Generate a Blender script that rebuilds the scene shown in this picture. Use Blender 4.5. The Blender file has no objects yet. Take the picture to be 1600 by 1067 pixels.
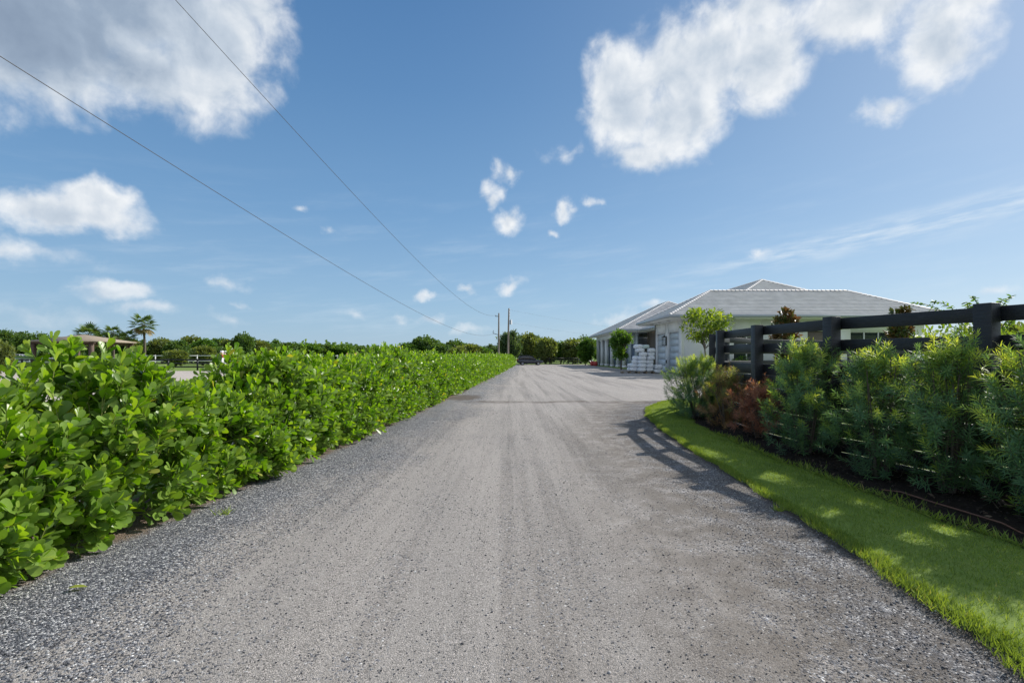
import bpy, math, random
import numpy as np

rng = np.random.default_rng(11)
random.seed(5)
S = bpy.context.scene
COL = S.collection
R = math.radians

# ------------------------------------------------------------------ camera
EYE = 1.65
cd = bpy.data.cameras.new('camera')
cam = bpy.data.objects.new('camera', cd)
COL.objects.link(cam)
cd.sensor_width = 36.0
cd.lens = 18.0
cd.shift_y = 0.0141
cd.clip_start = 0.05
cd.clip_end = 6000
cam.location = (0, 0, EYE)
cam.rotation_euler = (R(90), 0, 0)
S.camera = cam

# ------------------------------------------------------------------ light and exposure
S.view_settings.view_transform = 'Standard'
S.view_settings.look = 'None'
S.view_settings.gamma = 1
S.view_settings.use_curve_mapping = False
S.view_settings.exposure = 0.6
SUN_AZ, SUN_EL = 57.0, 34.0           # clockwise from +Y, above the horizon
sd = bpy.data.lights.new('sun', 'SUN')
sd.energy = 3.9
sd.angle = R(0.53)
sd.color = (1.0, 0.95, 0.87)
sun = bpy.data.objects.new('sun', sd)
COL.objects.link(sun)
sun.rotation_euler = (R(90 - SUN_EL), 0, R(180 - SUN_AZ))
sun.location = (30, 20, 40)


# ------------------------------------------------------------------ node helpers
class NT:
    def __init__(self, tree):
        self.t = tree
        tree.nodes.clear()

    def n(self, typ, **kw):
        nd = self.t.nodes.new('ShaderNode' + typ)
        for k, v in kw.items():
            setattr(nd, k, v)
        return nd

    def l(self, a, b):
        self.t.links.new(a, b)

    def setin(self, sock, v):
        if hasattr(v, 'is_linked'):
            self.l(v, sock)
        else:
            sock.default_value = v

    def math(self, op, a, b=None, c=None, clamp=False):
        nd = self.n('Math', operation=op)
        nd.use_clamp = clamp
        self.setin(nd.inputs[0], a)
        if b is not None:
            self.setin(nd.inputs[1], b)
        if c is not None:
            self.setin(nd.inputs[2], c)
        return nd.outputs[0]

    def vmath(self, op, a, b=None, c=None):
        nd = self.n('VectorMath', operation=op)
        self.setin(nd.inputs[0], a)
        if b is not None:
            self.setin(nd.inputs[1], b)
        if c is not None:
            self.setin(nd.inputs[2], c)
        return nd.outputs['Value'] if op in ('LENGTH', 'DOT_PRODUCT', 'DISTANCE') else nd.outputs[0]

    def noise(self, vec, scale, detail=4, rough=0.55, dims='3D', dist=0.0):
        nd = self.n('TexNoise', noise_dimensions=dims)
        if vec is not None:
            self.l(vec, nd.inputs['Vector'])
        nd.inputs['Scale'].default_value = scale
        nd.inputs['Detail'].default_value = detail
        nd.inputs['Roughness'].default_value = rough
        nd.inputs['Distortion'].default_value = dist
        return nd

    def ramp(self, fac, stops, interp='LINEAR'):
        nd = self.n('ValToRGB')
        nd.color_ramp.interpolation = interp
        el = nd.color_ramp.elements
        while len(el) > 1:
            el.remove(el[-1])
        for i, (p, c) in enumerate(stops):
            e = el[0] if i == 0 else el.new(p)
            e.position = p
            e.color = (c[0], c[1], c[2], 1) if hasattr(c, '__len__') else (c, c, c, 1)
        self.l(fac, nd.inputs[0])
        return nd.outputs[0]

    def mix(self, fac, a, b, blend='MIX'):
        nd = self.n('Mix', data_type='RGBA', blend_type=blend)
        self.setin(nd.inputs[0], fac)
        for s, v in ((nd.inputs[6], a), (nd.inputs[7], b)):
            if hasattr(v, 'is_linked'):
                self.l(v, s)
            else:
                s.default_value = (v[0], v[1], v[2], 1)
        return nd.outputs[2]

    def smooth(self, v, lo, hi):
        nd = self.n('MapRange', interpolation_type='SMOOTHSTEP')
        self.setin(nd.inputs[0], v)
        nd.inputs[1].default_value = lo
        nd.inputs[2].default_value = hi
        return nd.outputs[0]


# ------------------------------------------------------------------ world: Nishita sky with cumulus
W = bpy.data.worlds.new('World')
S.world = W
W.use_nodes = True
w = NT(W.node_tree)
out = w.n('OutputWorld')
bg = w.n('Background')
bg.inputs[1].default_value = 0.115
w.l(bg.outputs[0], out.inputs[0])
sky = w.n('TexSky', sky_type='NISHITA')
sky.sun_disc = False
sky.sun_elevation = R(SUN_EL)
sky.sun_rotation = R(SUN_AZ)
sky.altitude = 0
sky.air_density = 1.0
sky.dust_density = 0.6
sky.ozone_density = 2.5
tc = w.n('TexCoord')
sep = w.n('SeparateXYZ')
w.l(tc.outputs['Generated'], sep.inputs[0])
azim = w.math('MULTIPLY', w.math('ARCTAN2', sep.outputs[0], sep.outputs[1]), 57.2958)
elev = w.math('MULTIPLY', w.math('ARCSINE', sep.outputs[2]), 57.2958)
comb = w.n('CombineXYZ')
w.l(azim, comb.inputs[0])
w.l(elev, comb.inputs[1])
P0 = comb.outputs[0]
wn = w.noise(P0, 0.11, 3, 0.55)
warp = w.vmath('MULTIPLY', w.vmath('SUBTRACT', wn.outputs['Color'], (0.5, 0.5, 0.5)), (7.0, 5.0, 0.0))
wn2 = w.noise(P0, 0.45, 4, 0.6)
warp2 = w.vmath('MULTIPLY', w.vmath('SUBTRACT', wn2.outputs['Color'], (0.5, 0.5, 0.5)), (2.6, 2.0, 0.0))
P = w.vmath('ADD', P0, w.vmath('ADD', warp, warp2))
# cumulus: azimuth, elevation, half width, half height (degrees), weight
CLOUDS = [
    (-43, 26.0, 14, 8.5, 1.35), (-37, 31, 15, 8, 1.5), (-30.5, 27.5, 7.5, 8, 1.25), (-52, 32, 18, 12, 1.5), (-27.5, 31.0, 5.5, 5, 0.95), (-36, 24.5, 9, 5, 1.0),
    (-41.5, 11.8, 8, 2.3, 1.05), (-39.3, 13.2, 4.0, 2.2, 1.0), (-44, 8.6, 9, 1.6, 0.62),
    (-37.4, 5.9, 3.8, 1.6, 0.85), (-35.4, 4.2, 3.6, 1.2, 0.75), (-42.5, 3.9, 4, 1.6, 0.6),
    (12.6, 26.6, 6.5, 7.0, 1.25), (19.5, 28.0, 8.0, 6.5, 1.25), (17.5, 24.0, 8, 5.0, 1.15), (25.5, 27.5, 7.5, 6.5, 1.15),
    (14.5, 21.5, 5, 3.0, 0.95), (25, 32.0, 7, 4.5, 1.0), (20.5, 32.0, 4, 3.5, 0.8), (11.0, 30.5, 3.5, 3.0, 0.75),
    (34.5, 29.2, 8, 3.4, 1.05), (40.0, 25.5, 5.5, 5.0, 1.1), (42.5, 28.0, 5, 4, 0.95), (35.5, 21.5, 2.8, 1.8, 0.7), (46, 30, 6, 4, 0.9),
    (-1.1, 19.4, 2.2, 1.9, 0.8), (-2.0, 17.2, 2.2, 1.5, 0.75), (0.0, 14.8, 2.8, 1.9, 0.85), (5.5, 16.2, 1.6, 1.7, 0.75),
    (8.4, 16.6, 1.3, 1.0, 0.6), (4.1, 13.6, 1.3, 0.8, 0.6), (5.7, 21.8, 3.2, 1.5, 0.5),
    (-0.4, 7.7, 2.7, 0.9, 0.75), (-8.5, 4.4, 2.7, 0.9, 0.85), (-9.1, 6.7, 1.9, 0.7, 0.7), (-5.1, 7.0, 1.5, 0.6, 0.65),
    (-29.0, 7.7, 2.0, 1.2, 0.6), (-29.0, 3.8, 2.8, 1.1, 0.62), (-28.2, 5.7, 1.3, 0.7, 0.5), (-21.5, 14.3, 1.7, 0.7, 0.5),
    (-19.3, 12.5, 2.0, 0.8, 0.45), (11.3, 4.2, 4.5, 1.3, 0.6), (25.9, 9.6, 1.4, 0.7, 0.5), (-4.6, 2.9, 2.4, 0.8, 0.6), (15.5, 5.2, 2.2, 1.0, 0.7),
    (-12, 4.2, 2.0, 0.7, 0.5), (-16.5, 4.4, 2.4, 0.8, 0.45), (43.5, 5.2, 2.2, 0.8, 0.5),
]
F = None
for (a, e, ra, re, wt) in CLOUDS:
    q = w.vmath('MULTIPLY_ADD', P, (1 / ra, 1 / re, 0), (-a / ra, -e / re, 0))
    m = w.math('MULTIPLY_ADD', w.vmath('LENGTH', q), -wt, wt)
    if F is None:
        F = m
    else:
        nd = w.n('Math', operation='SMOOTH_MAX')
        w.l(F, nd.inputs[0])
        w.l(m, nd.inputs[1])
        nd.inputs[2].default_value = 0.12
        F = nd.outputs[0]
# unseen broken cumulus added behind and above the camera to raise the fill light
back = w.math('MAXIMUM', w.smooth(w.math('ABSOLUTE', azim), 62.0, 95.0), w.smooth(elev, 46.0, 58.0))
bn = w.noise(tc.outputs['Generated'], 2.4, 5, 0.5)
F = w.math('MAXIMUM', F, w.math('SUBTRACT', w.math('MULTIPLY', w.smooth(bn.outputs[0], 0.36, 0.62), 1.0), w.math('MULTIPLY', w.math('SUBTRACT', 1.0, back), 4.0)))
cn = w.noise(P0, 0.27, 9, 0.55, dist=0.25)
cn2 = w.noise(w.vmath('ADD', P0, (1.1, 1.3, 0)), 0.27, 9, 0.55, dist=0.25)
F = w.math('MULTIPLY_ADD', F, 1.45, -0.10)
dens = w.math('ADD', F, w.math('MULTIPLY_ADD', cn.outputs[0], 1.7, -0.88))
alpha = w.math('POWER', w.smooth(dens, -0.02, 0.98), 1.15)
# relief: noise at the point less noise a little towards the sun; cores of thick cloud turn grey
relief = w.math('MULTIPLY', w.math('SUBTRACT', cn.outputs[0], cn2.outputs[0]), 0.6)
core = w.smooth(F, 0.2, 1.5)
west = w.math('MULTIPLY', w.smooth(azim, -24.0, -44.0), w.smooth(elev, 12.0, 20.0))
shade = w.math('ADD', w.math('SUBTRACT', 0.98, w.math('MULTIPLY', core, w.math('MULTIPLY_ADD', west, 0.50, 0.22))), relief, clamp=True)
ccol = w.ramp(shade, [(0.0, (1.25, 1.65, 2.3)), (0.4, (1.9, 2.4, 3.1)), (0.7, (3.3, 3.75, 4.3)), (1.0, (5.2, 5.35, 5.5))])
# thin high streak on the right
sq = w.n('CombineXYZ')
w.l(w.math('MULTIPLY', azim, 0.16), sq.inputs[0])
w.l(w.math('SUBTRACT', elev, w.math('MULTIPLY', azim, 0.10)), sq.inputs[1])
sn = w.noise(sq.outputs[0], 1.1, 6, 0.6)
band = w.math('SUBTRACT', elev, w.math('MULTIPLY_ADD', azim, 0.135, 6.1))
bmask = w.math('MULTIPLY', w.math('SUBTRACT', 1.0, w.math('DIVIDE', w.math('ABSOLUTE', band), 1.8), clamp=True), w.smooth(azim, 12.0, 32.0))
streak = w.math('MULTIPLY', bmask, w.smooth(sn.outputs[0], 0.36, 0.70))
sn2 = w.noise(sq.outputs[0], 0.55, 7, 0.62)
veil = w.math('MULTIPLY', w.math('MULTIPLY', w.smooth(sn2.outputs[0], 0.45, 0.85), w.smooth(elev, 22.0, 4.0)), 0.35)
low = w.math('MULTIPLY', w.smooth(elev, 15.0, -1.0), 0.34)
grad = w.ramp(w.math('DIVIDE', elev, 60.0, clamp=True), [(0.0, (1.95, 2.95, 4.0)), (0.10, (1.5, 2.55, 3.75)), (0.25, (0.92, 1.92, 3.3)), (0.45, (0.56, 1.40, 2.75)), (0.65, (0.34, 1.02, 2.3)), (1.0, (0.30, 0.9, 2.1))])
sunny = w.math('MULTIPLY', w.smooth(azim, -15.0, 60.0), 0.32)
grad = w.mix(sunny, grad, (2.9, 3.7, 4.6))
skyc = w.mix(0.84, sky.outputs[0], grad)
skyc = w.mix(w.math('MAXIMUM', w.math('MULTIPLY', streak, 0.85), veil), skyc, (4.1, 4.7, 5.3))
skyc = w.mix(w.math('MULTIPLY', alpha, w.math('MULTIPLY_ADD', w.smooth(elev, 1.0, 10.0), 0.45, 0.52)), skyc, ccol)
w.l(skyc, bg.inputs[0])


# ------------------------------------------------------------------ mesh builder
def nrm(v):
    v = np.asarray(v, float)
    return v / np.maximum(np.linalg.norm(v, axis=-1, keepdims=True), 1e-9)


class MB:
    def __init__(self):
        self.v, self.f, self.a, self.n = [], [], [], 0

    def add(self, v, f, rnd=0.5):
        v = np.asarray(v, float).reshape(-1, 3)
        f = np.asarray(f, int)
        self.v.append(v)
        self.f.append(f + self.n)
        self.a.append(np.broadcast_to(np.asarray(rnd, float), (len(v),)))
        self.n += len(v)
        return self

    def box(self, x0, x1, y0, y1, z0, z1, rnd=0.5):
        v = [(x, y, z) for z in (z0, z1) for x, y in ((x0, y0), (x1, y0), (x1, y1), (x0, y1))]
        return self.add(v, [(3, 2, 1, 0), (4, 5, 6, 7), (0, 1, 5, 4), (1, 2, 6, 5), (2, 3, 7, 6), (3, 0, 4, 7)], rnd)

    def bar(self, a, b, wd, ht, rnd=0.5, up=(0, 0, 1)):
        """box from a to b (centre line), wd across and ht along up"""
        a, b = np.asarray(a, float), np.asarray(b, float)
        d = nrm(b - a)
        s = nrm(np.cross(d, up))
        u = np.cross(s, d)
        v = [p + s * i * wd / 2 + u * j * ht / 2 for p in (a, b) for i, j in ((-1, -1), (1, -1), (1, 1), (-1, 1))]
        return self.add(v, [(0, 1, 2, 3), (7, 6, 5, 4), (4, 5, 1, 0), (5, 6, 2, 1), (6, 7, 3, 2), (7, 4, 0, 3)], rnd)

    def tube(self, pts, rad, n=6, rnd=0.5, cap=True):
        pts = np.asarray(pts, float)
        k = len(pts)
        rad = np.broadcast_to(np.asarray(rad, float), (k,))
        t = nrm(np.gradient(pts, axis=0))
        ref = np.array([0, 0, 1.0]) if abs(t[0][2]) < 0.9 else np.array([1.0, 0, 0])
        s = nrm(np.cross(t, ref))
        u = np.cross(s, t)
        an = np.arange(n) * 2 * np.pi / n
        v = pts[:, None, :] + rad[:, None, None] * (np.cos(an)[None, :, None] * s[:, None, :] + np.sin(an)[None, :, None] * u[:, None, :])
        v = v.reshape(-1, 3)
        f = []
        for i in range(k - 1):
            for j in range(n):
                f.append((i * n + j, i * n + (j + 1) % n, (i + 1) * n + (j + 1) % n, (i + 1) * n + j))
        self.add(v, f, rnd)
        if cap:
            for i in (0, k - 1):
                o = i * n
                c = self.n
                self.add([pts[i]], np.zeros((0, 3), int), rnd)
                tri = [(c, c - k * n - (1 if i else 0) + o + j, c - k * n - (1 if i else 0) + o + (j + 1) % n) for j in range(n)]
                self.f.append(np.asarray(tri, int))
        return self

    def disc(self, c, axis, r, thick, n=20, rnd=0.5):
        c = np.asarray(c, float)
        axis = nrm(axis)
        return self.tube([c - axis * thick / 2, c + axis * thick / 2], [r, r], n, rnd)

    def cloud(self, tv, tf, pos, d, n0, ln, rnd, ws=1.0):
        """many copies of a leaf template: tv columns are along, across, up"""
        d = nrm(d)
        s = nrm(np.cross(d, n0))
        u = np.cross(s, d)
        ln = np.broadcast_to(np.asarray(ln, float), (len(pos),))
        ws = np.broadcast_to(np.asarray(ws, float), (len(pos),))
        v = pos[:, None, :] + ln[:, None, None] * (tv[None, :, 0, None] * d[:, None, :] + (ws[:, None, None] * tv[None, :, 1, None]) * s[:, None, :] + tv[None, :, 2, None] * u[:, None, :])
        N, V = len(pos), len(tv)
        f = (tf[None] + (np.arange(N) * V)[:, None, None]).reshape(-1, tf.shape[1])
        return self.add(v.reshape(-1, 3), f, np.repeat(np.broadcast_to(rnd, (N,)), V))

    def build(self, name, mat, parent=None, smooth=False, bevel=0.0, attrs=None):
        me = bpy.data.meshes.new(name)
        V = np.concatenate(self.v)
        fs = [f for f in self.f if len(f)]
        tot = np.concatenate([np.full(len(f), f.shape[1]) for f in fs])
        idx = np.concatenate([f.ravel() for f in fs])
        me.vertices.add(len(V))
        me.vertices.foreach_set('co', V.astype(np.float32).ravel())
        me.loops.add(len(idx))
        me.loops.foreach_set('vertex_index', idx.astype(np.int32))
        me.polygons.add(len(tot))
        st = np.concatenate([[0], np.cumsum(tot)[:-1]])
        me.polygons.foreach_set('loop_start', st.astype(np.int32))
        if smooth:
            me.polygons.foreach_set('use_smooth', np.ones(len(tot), bool))
        at = me.attributes.new('rnd', 'FLOAT', 'POINT')
        at.data.foreach_set('value', np.concatenate(self.a).astype(np.float32))
        for k, arr in (attrs or {}).items():
            at = me.attributes.new(k, 'FLOAT', 'POINT')
            at.data.foreach_set('value', np.asarray(arr, np.float32))
        me.update(calc_edges=True)
        me.materials.append(mat)
        o = bpy.data.objects.new(name, me)
        COL.objects.link(o)
        if parent:
            o.parent = parent
        if bevel:
            md = o.modifiers.new('bevel', 'BEVEL')
            md.width = bevel
            md.segments = 2
            md.limit_method = 'ANGLE'
        return o


def tag(o, label=None, cat=None, group=None, kind=None):
    if label:
        o['label'] = label
    if cat:
        o['category'] = cat
    if group:
        o['group'] = group
    if kind:
        o['kind'] = kind
    return o


def thing(name, label, cat, loc=(0, 0, 0), rz=0, group=None):
    o = bpy.data.objects.new(name, None)
    COL.objects.link(o)
    o.location = loc
    o.rotation_euler = (0, 0, rz)
    o.empty_display_size = 0.2
    return tag(o, label, cat, group)


def dup(root, loc, rz=0, scale=None, label=None, group=None):
    r = root.copy()
    COL.objects.link(r)
    r.location = loc
    r.rotation_euler = (0, 0, rz)
    if scale is not None:
        r.scale = scale
    if label:
        r['label'] = label
    if group:
        r['group'] = group
    for ch in list(root.children):
        c = ch.copy()
        COL.objects.link(c)
        c.parent = r
        for g in list(ch.children):
            e = g.copy()
            COL.objects.link(e)
            e.parent = c
    return r


def at(px, d):
    """lateral position seen at photograph column px when d metres ahead"""
    return (px - 800) / 800 * d


def zat(py, d):
    return EYE + (556 - py) / 800 * d


# ------------------------------------------------------------------ materials
def new_mat(name):
    m = bpy.data.materials.new(name)
    m.use_nodes = True
    t = NT(m.node_tree)
    o = t.n('OutputMaterial')
    b = t.n('BsdfPrincipled')
    t.l(b.outputs[0], o.inputs[0])
    return m, t, b, o


def plain(name, col, rough=0.6, metal=0.0, var=0.12, scale=6.0, bump=0.0, spec=0.5, stretch=None):
    m, t, b, o = new_mat(name)
    geo = t.n('TexCoord').outputs['Object']
    if stretch:
        mp = t.n('Mapping')
        mp.inputs['Scale'].default_value = stretch
        t.l(geo, mp.inputs[0])
        geo = mp.outputs[0]
    nz = t.noise(geo, scale, 5, 0.6)
    lo = [c * (1 - var) for c in col]
    hi = [min(1, c * (1 + var)) for c in col]
    c = t.ramp(nz.outputs[0], [(0.3, lo), (0.7, hi)])
    t.l(c, b.inputs['Base Color'])
    b.inputs['Roughness'].default_value = rough
    b.inputs['Metallic'].default_value = metal
    b.inputs['Specular IOR Level'].default_value = spec
    if bump:
        bp = t.n('Bump')
        bp.inputs['Strength'].default_value = bump
        bp.inputs['Distance'].default_value = 0.02
        t.l(nz.outputs[0], bp.inputs['Height'])
        t.l(bp.outputs[0], b.inputs['Normal'])
    return m


def leaf_mat(name, stops, rough=0.4, trans=0.35, tcol=None, spec=0.4, back=None):
    m, t, b, o = new_mat(name)
    a = t.n('Attribute', attribute_name='rnd')
    c = t.ramp(a.outputs['Fac'], stops)
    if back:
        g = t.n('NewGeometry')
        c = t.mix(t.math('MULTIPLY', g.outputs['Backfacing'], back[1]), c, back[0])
    t.l(c, b.inputs['Base Color'])
    b.inputs['Roughness'].default_value = rough
    b.inputs['Specular IOR Level'].default_value = spec
    tr = t.n('BsdfTranslucent')
    hs = t.mix(1.0, c, tcol or (1.5, 1.35, 0.5), 'MULTIPLY')
    t.l(hs, tr.inputs[0])
    mx = t.n('MixShader')
    mx.inputs[0].default_value = trans
    t.l(b.outputs[0], mx.inputs[1])
    t.l(tr.outputs[0], mx.inputs[2])
    t.l(mx.outputs[0], o.inputs[0])
    return m


M = {}
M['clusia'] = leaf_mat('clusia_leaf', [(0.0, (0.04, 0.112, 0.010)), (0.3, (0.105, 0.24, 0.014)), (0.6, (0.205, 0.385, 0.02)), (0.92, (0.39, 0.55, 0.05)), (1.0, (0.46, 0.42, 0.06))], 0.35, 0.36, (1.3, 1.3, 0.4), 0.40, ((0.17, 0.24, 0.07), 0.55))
M['green_stem'] = plain('green_stem', (0.24, 0.27, 0.07), 0.6)
M['podo'] = leaf_mat('podocarpus_leaf', [(0.0, (0.07, 0.155, 0.105)), (0.4, (0.155, 0.29, 0.14)), (0.65, (0.28, 0.42, 0.12)), (0.85, (0.45, 0.58, 0.10)), (1.0, (0.58, 0.66, 0.12))], 0.5, 0.45, (1.45, 1.35, 0.5), 0.25)
M['podo_brown'] = leaf_mat('podocarpus_leaf_dying', [(0.0, (0.24, 0.11, 0.075)), (0.4, (0.42, 0.20, 0.13)), (0.75, (0.48, 0.30, 0.16)), (1.0, (0.33, 0.34, 0.07))], 0.6, 0.42, (1.4, 1.0, 0.6))
M['podo_mixed'] = leaf_mat('podocarpus_leaf_browning', [(0.0, (0.30, 0.16, 0.09)), (0.35, (0.36, 0.23, 0.11)), (0.55, (0.22, 0.28, 0.09)), (1.0, (0.46, 0.50, 0.11))], 0.55, 0.42, (1.4, 1.2, 0.6))
M['oak'] = leaf_mat('oak_leaf', [(0.0, (0.043, 0.093, 0.027)), (0.5, (0.093, 0.178, 0.044)), (1.0, (0.204, 0.289, 0.076))], 0.5, 0.42)
M['olive'] = leaf_mat('olive_tree_leaf', [(0.0, (0.078, 0.116, 0.034)), (0.5, (0.147, 0.202, 0.059)), (1.0, (0.264, 0.295, 0.093))], 0.55, 0.42)
M['wispy'] = leaf_mat('needle_leaf', [(0.0, (0.051, 0.102, 0.048)), (0.5, (0.102, 0.170, 0.085)), (1.0, (0.204, 0.272, 0.128))], 0.55, 0.42)
M['bright'] = leaf_mat('young_tree_leaf', [(0.0, (0.078, 0.143, 0.023)), (0.5, (0.169, 0.267, 0.036)), (1.0, (0.351, 0.429, 0.065))], 0.45, 0.50)
M['mid'] = leaf_mat('garden_tree_leaf', [(0.0, (0.041, 0.101, 0.020)), (0.5, (0.095, 0.203, 0.034)), (1.0, (0.203, 0.324, 0.054))], 0.45, 0.47)
M['magnolia'] = leaf_mat('magnolia_leaf', [(0.0, (0.045, 0.075, 0.022)), (0.35, (0.090, 0.120, 0.033)), (0.55, (0.195, 0.112, 0.048)), (1.0, (0.300, 0.165, 0.075))], 0.35, 0.27, (1.2, 0.9, 0.5))
M['palm'] = leaf_mat('palm_leaf', [(0.0, (0.308, 0.224, 0.112)), (0.2, (0.196, 0.182, 0.070)), (0.4, (0.070, 0.126, 0.042)), (1.0, (0.154, 0.238, 0.084))], 0.5, 0.37)
M['grassblade'] = leaf_mat('grass_blade', [(0.0, (0.12, 0.185, 0.04)), (0.5, (0.235, 0.34, 0.07)), (0.85, (0.36, 0.45, 0.09)), (1.0, (0.46, 0.40, 0.18))], 0.55, 0.42, (1.4, 1.3, 0.4))
M['bark'] = plain('bark', (0.13, 0.105, 0.085), 0.9, var=0.3, scale=9, bump=0.5)
M['wall'] = plain('white_stucco', (0.86, 0.86, 0.86), 0.8, var=0.03, scale=1.5)
M['trim'] = plain('white_trim', (0.85, 0.85, 0.86), 0.5, var=0.02)
M['gutter'] = plain('grey_gutter', (0.42, 0.45, 0.48), 0.4, var=0.05)
M['roof'] = plain('roof_tile', (0.66, 0.625, 0.60), 0.8, var=0.14, scale=1.1)
M['cap'] = plain('roof_cap_tile', (0.62, 0.60, 0.59), 0.7, var=0.2, scale=3)
M['door'] = plain('garage_door_paint', (0.60, 0.66, 0.71), 0.45, var=0.03)
M['stall'] = plain('stall_door_paint', (0.10, 0.14, 0.22), 0.5, var=0.1)
M['taupe'] = plain('taupe_wall', (0.20, 0.165, 0.14), 0.85, var=0.1)
M['black'] = plain('black_metal', (0.02, 0.02, 0.022), 0.4)
M['bale'] = plain('bale_plastic', (0.74, 0.76, 0.80), 0.35, var=0.08, scale=7, bump=0.4)
M['bale_green'] = plain('bale_plastic_green', (0.52, 0.62, 0.58), 0.35, var=0.08, scale=7, bump=0.4)
M['wood'] = plain('pallet_wood', (0.22, 0.16, 0.10), 0.85, var=0.3)
M['pole'] = plain('pole_wood', (0.24, 0.20, 0.17), 0.9, var=0.25, stretch=(4, 4, 0.4))
M['wire'] = plain('wire_metal', (0.05, 0.05, 0.055), 0.5)
M['white'] = plain('white_paint', (0.78, 0.78, 0.77), 0.55, var=0.05)
M['red'] = plain('red_paint', (0.45, 0.05, 0.045), 0.5, var=0.1)
M['orange'] = plain('orange_paint', (0.55, 0.24, 0.11), 0.6, var=0.15)
M['pavroof'] = plain('brown_shingle', (0.27, 0.22, 0.165), 0.9, var=0.15, scale=3)
M['pavwood'] = plain('brown_post', (0.10, 0.065, 0.05), 0.8, var=0.2)
M['carpaint'] = plain('dark_car_paint', (0.022, 0.028, 0.045), 0.2, var=0.05, spec=0.7)
M['carwhite'] = plain('white_car_paint', (0.7, 0.71, 0.72), 0.25, var=0.02)
M['tyre'] = plain('tyre_rubber', (0.02, 0.02, 0.02), 0.85)
M['rim'] = plain('rim_metal', (0.45, 0.45, 0.47), 0.35, metal=0.6)
M['lens'] = plain('clear_lens', (0.7, 0.72, 0.75), 0.15)
M['redlens'] = plain('red_lens', (0.35, 0.02, 0.02), 0.2)
M['pipe'] = plain('brown_pipe', (0.15, 0.07, 0.045), 0.5, var=0.15)


def glass_mat(name, col, rough):
    m, t, b, o = new_mat(name)
    b.inputs['Base Color'].default_value = (*col, 1)
    b.inputs['Roughness'].default_value = rough
    b.inputs['Specular IOR Level'].default_value = 0.9
    return m


M['glass'] = glass_mat('window_glass', (0.035, 0.05, 0.045), 0.06)
M['carglass'] = glass_mat('car_glass', (0.012, 0.015, 0.018), 0.05)


def fence_mat():
    m, t, b, o = new_mat('black_stained_wood')
    co = t.n('TexCoord').outputs['Object']
    mp = t.n('Mapping')
    mp.inputs['Scale'].default_value = (3, 3, 26)
    t.l(co, mp.inputs[0])
    nz = t.noise(mp.outputs[0], 2.2, 8, 0.65, dist=0.6)
    n2 = t.noise(co, 3.0, 4)
    c = t.ramp(nz.outputs[0], [(0.3, (0.006, 0.007, 0.009)), (0.55, (0.012, 0.014, 0.018)), (0.8, (0.038, 0.041, 0.048))])
    c = t.mix(t.smooth(n2.outputs[0], 0.55, 0.8), c, (0.026, 0.027, 0.03))
    t.l(c, b.inputs['Base Color'])
    b.inputs['Roughness'].default_value = 0.5
    bp = t.n('Bump')
    bp.inputs['Strength'].default_value = 0.7
    bp.inputs['Distance'].default_value = 0.006
    t.l(nz.outputs[0], bp.inputs['Height'])
    t.l(bp.outputs[0], b.inputs['Normal'])
    return m


M['fence'] = fence_mat()


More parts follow.
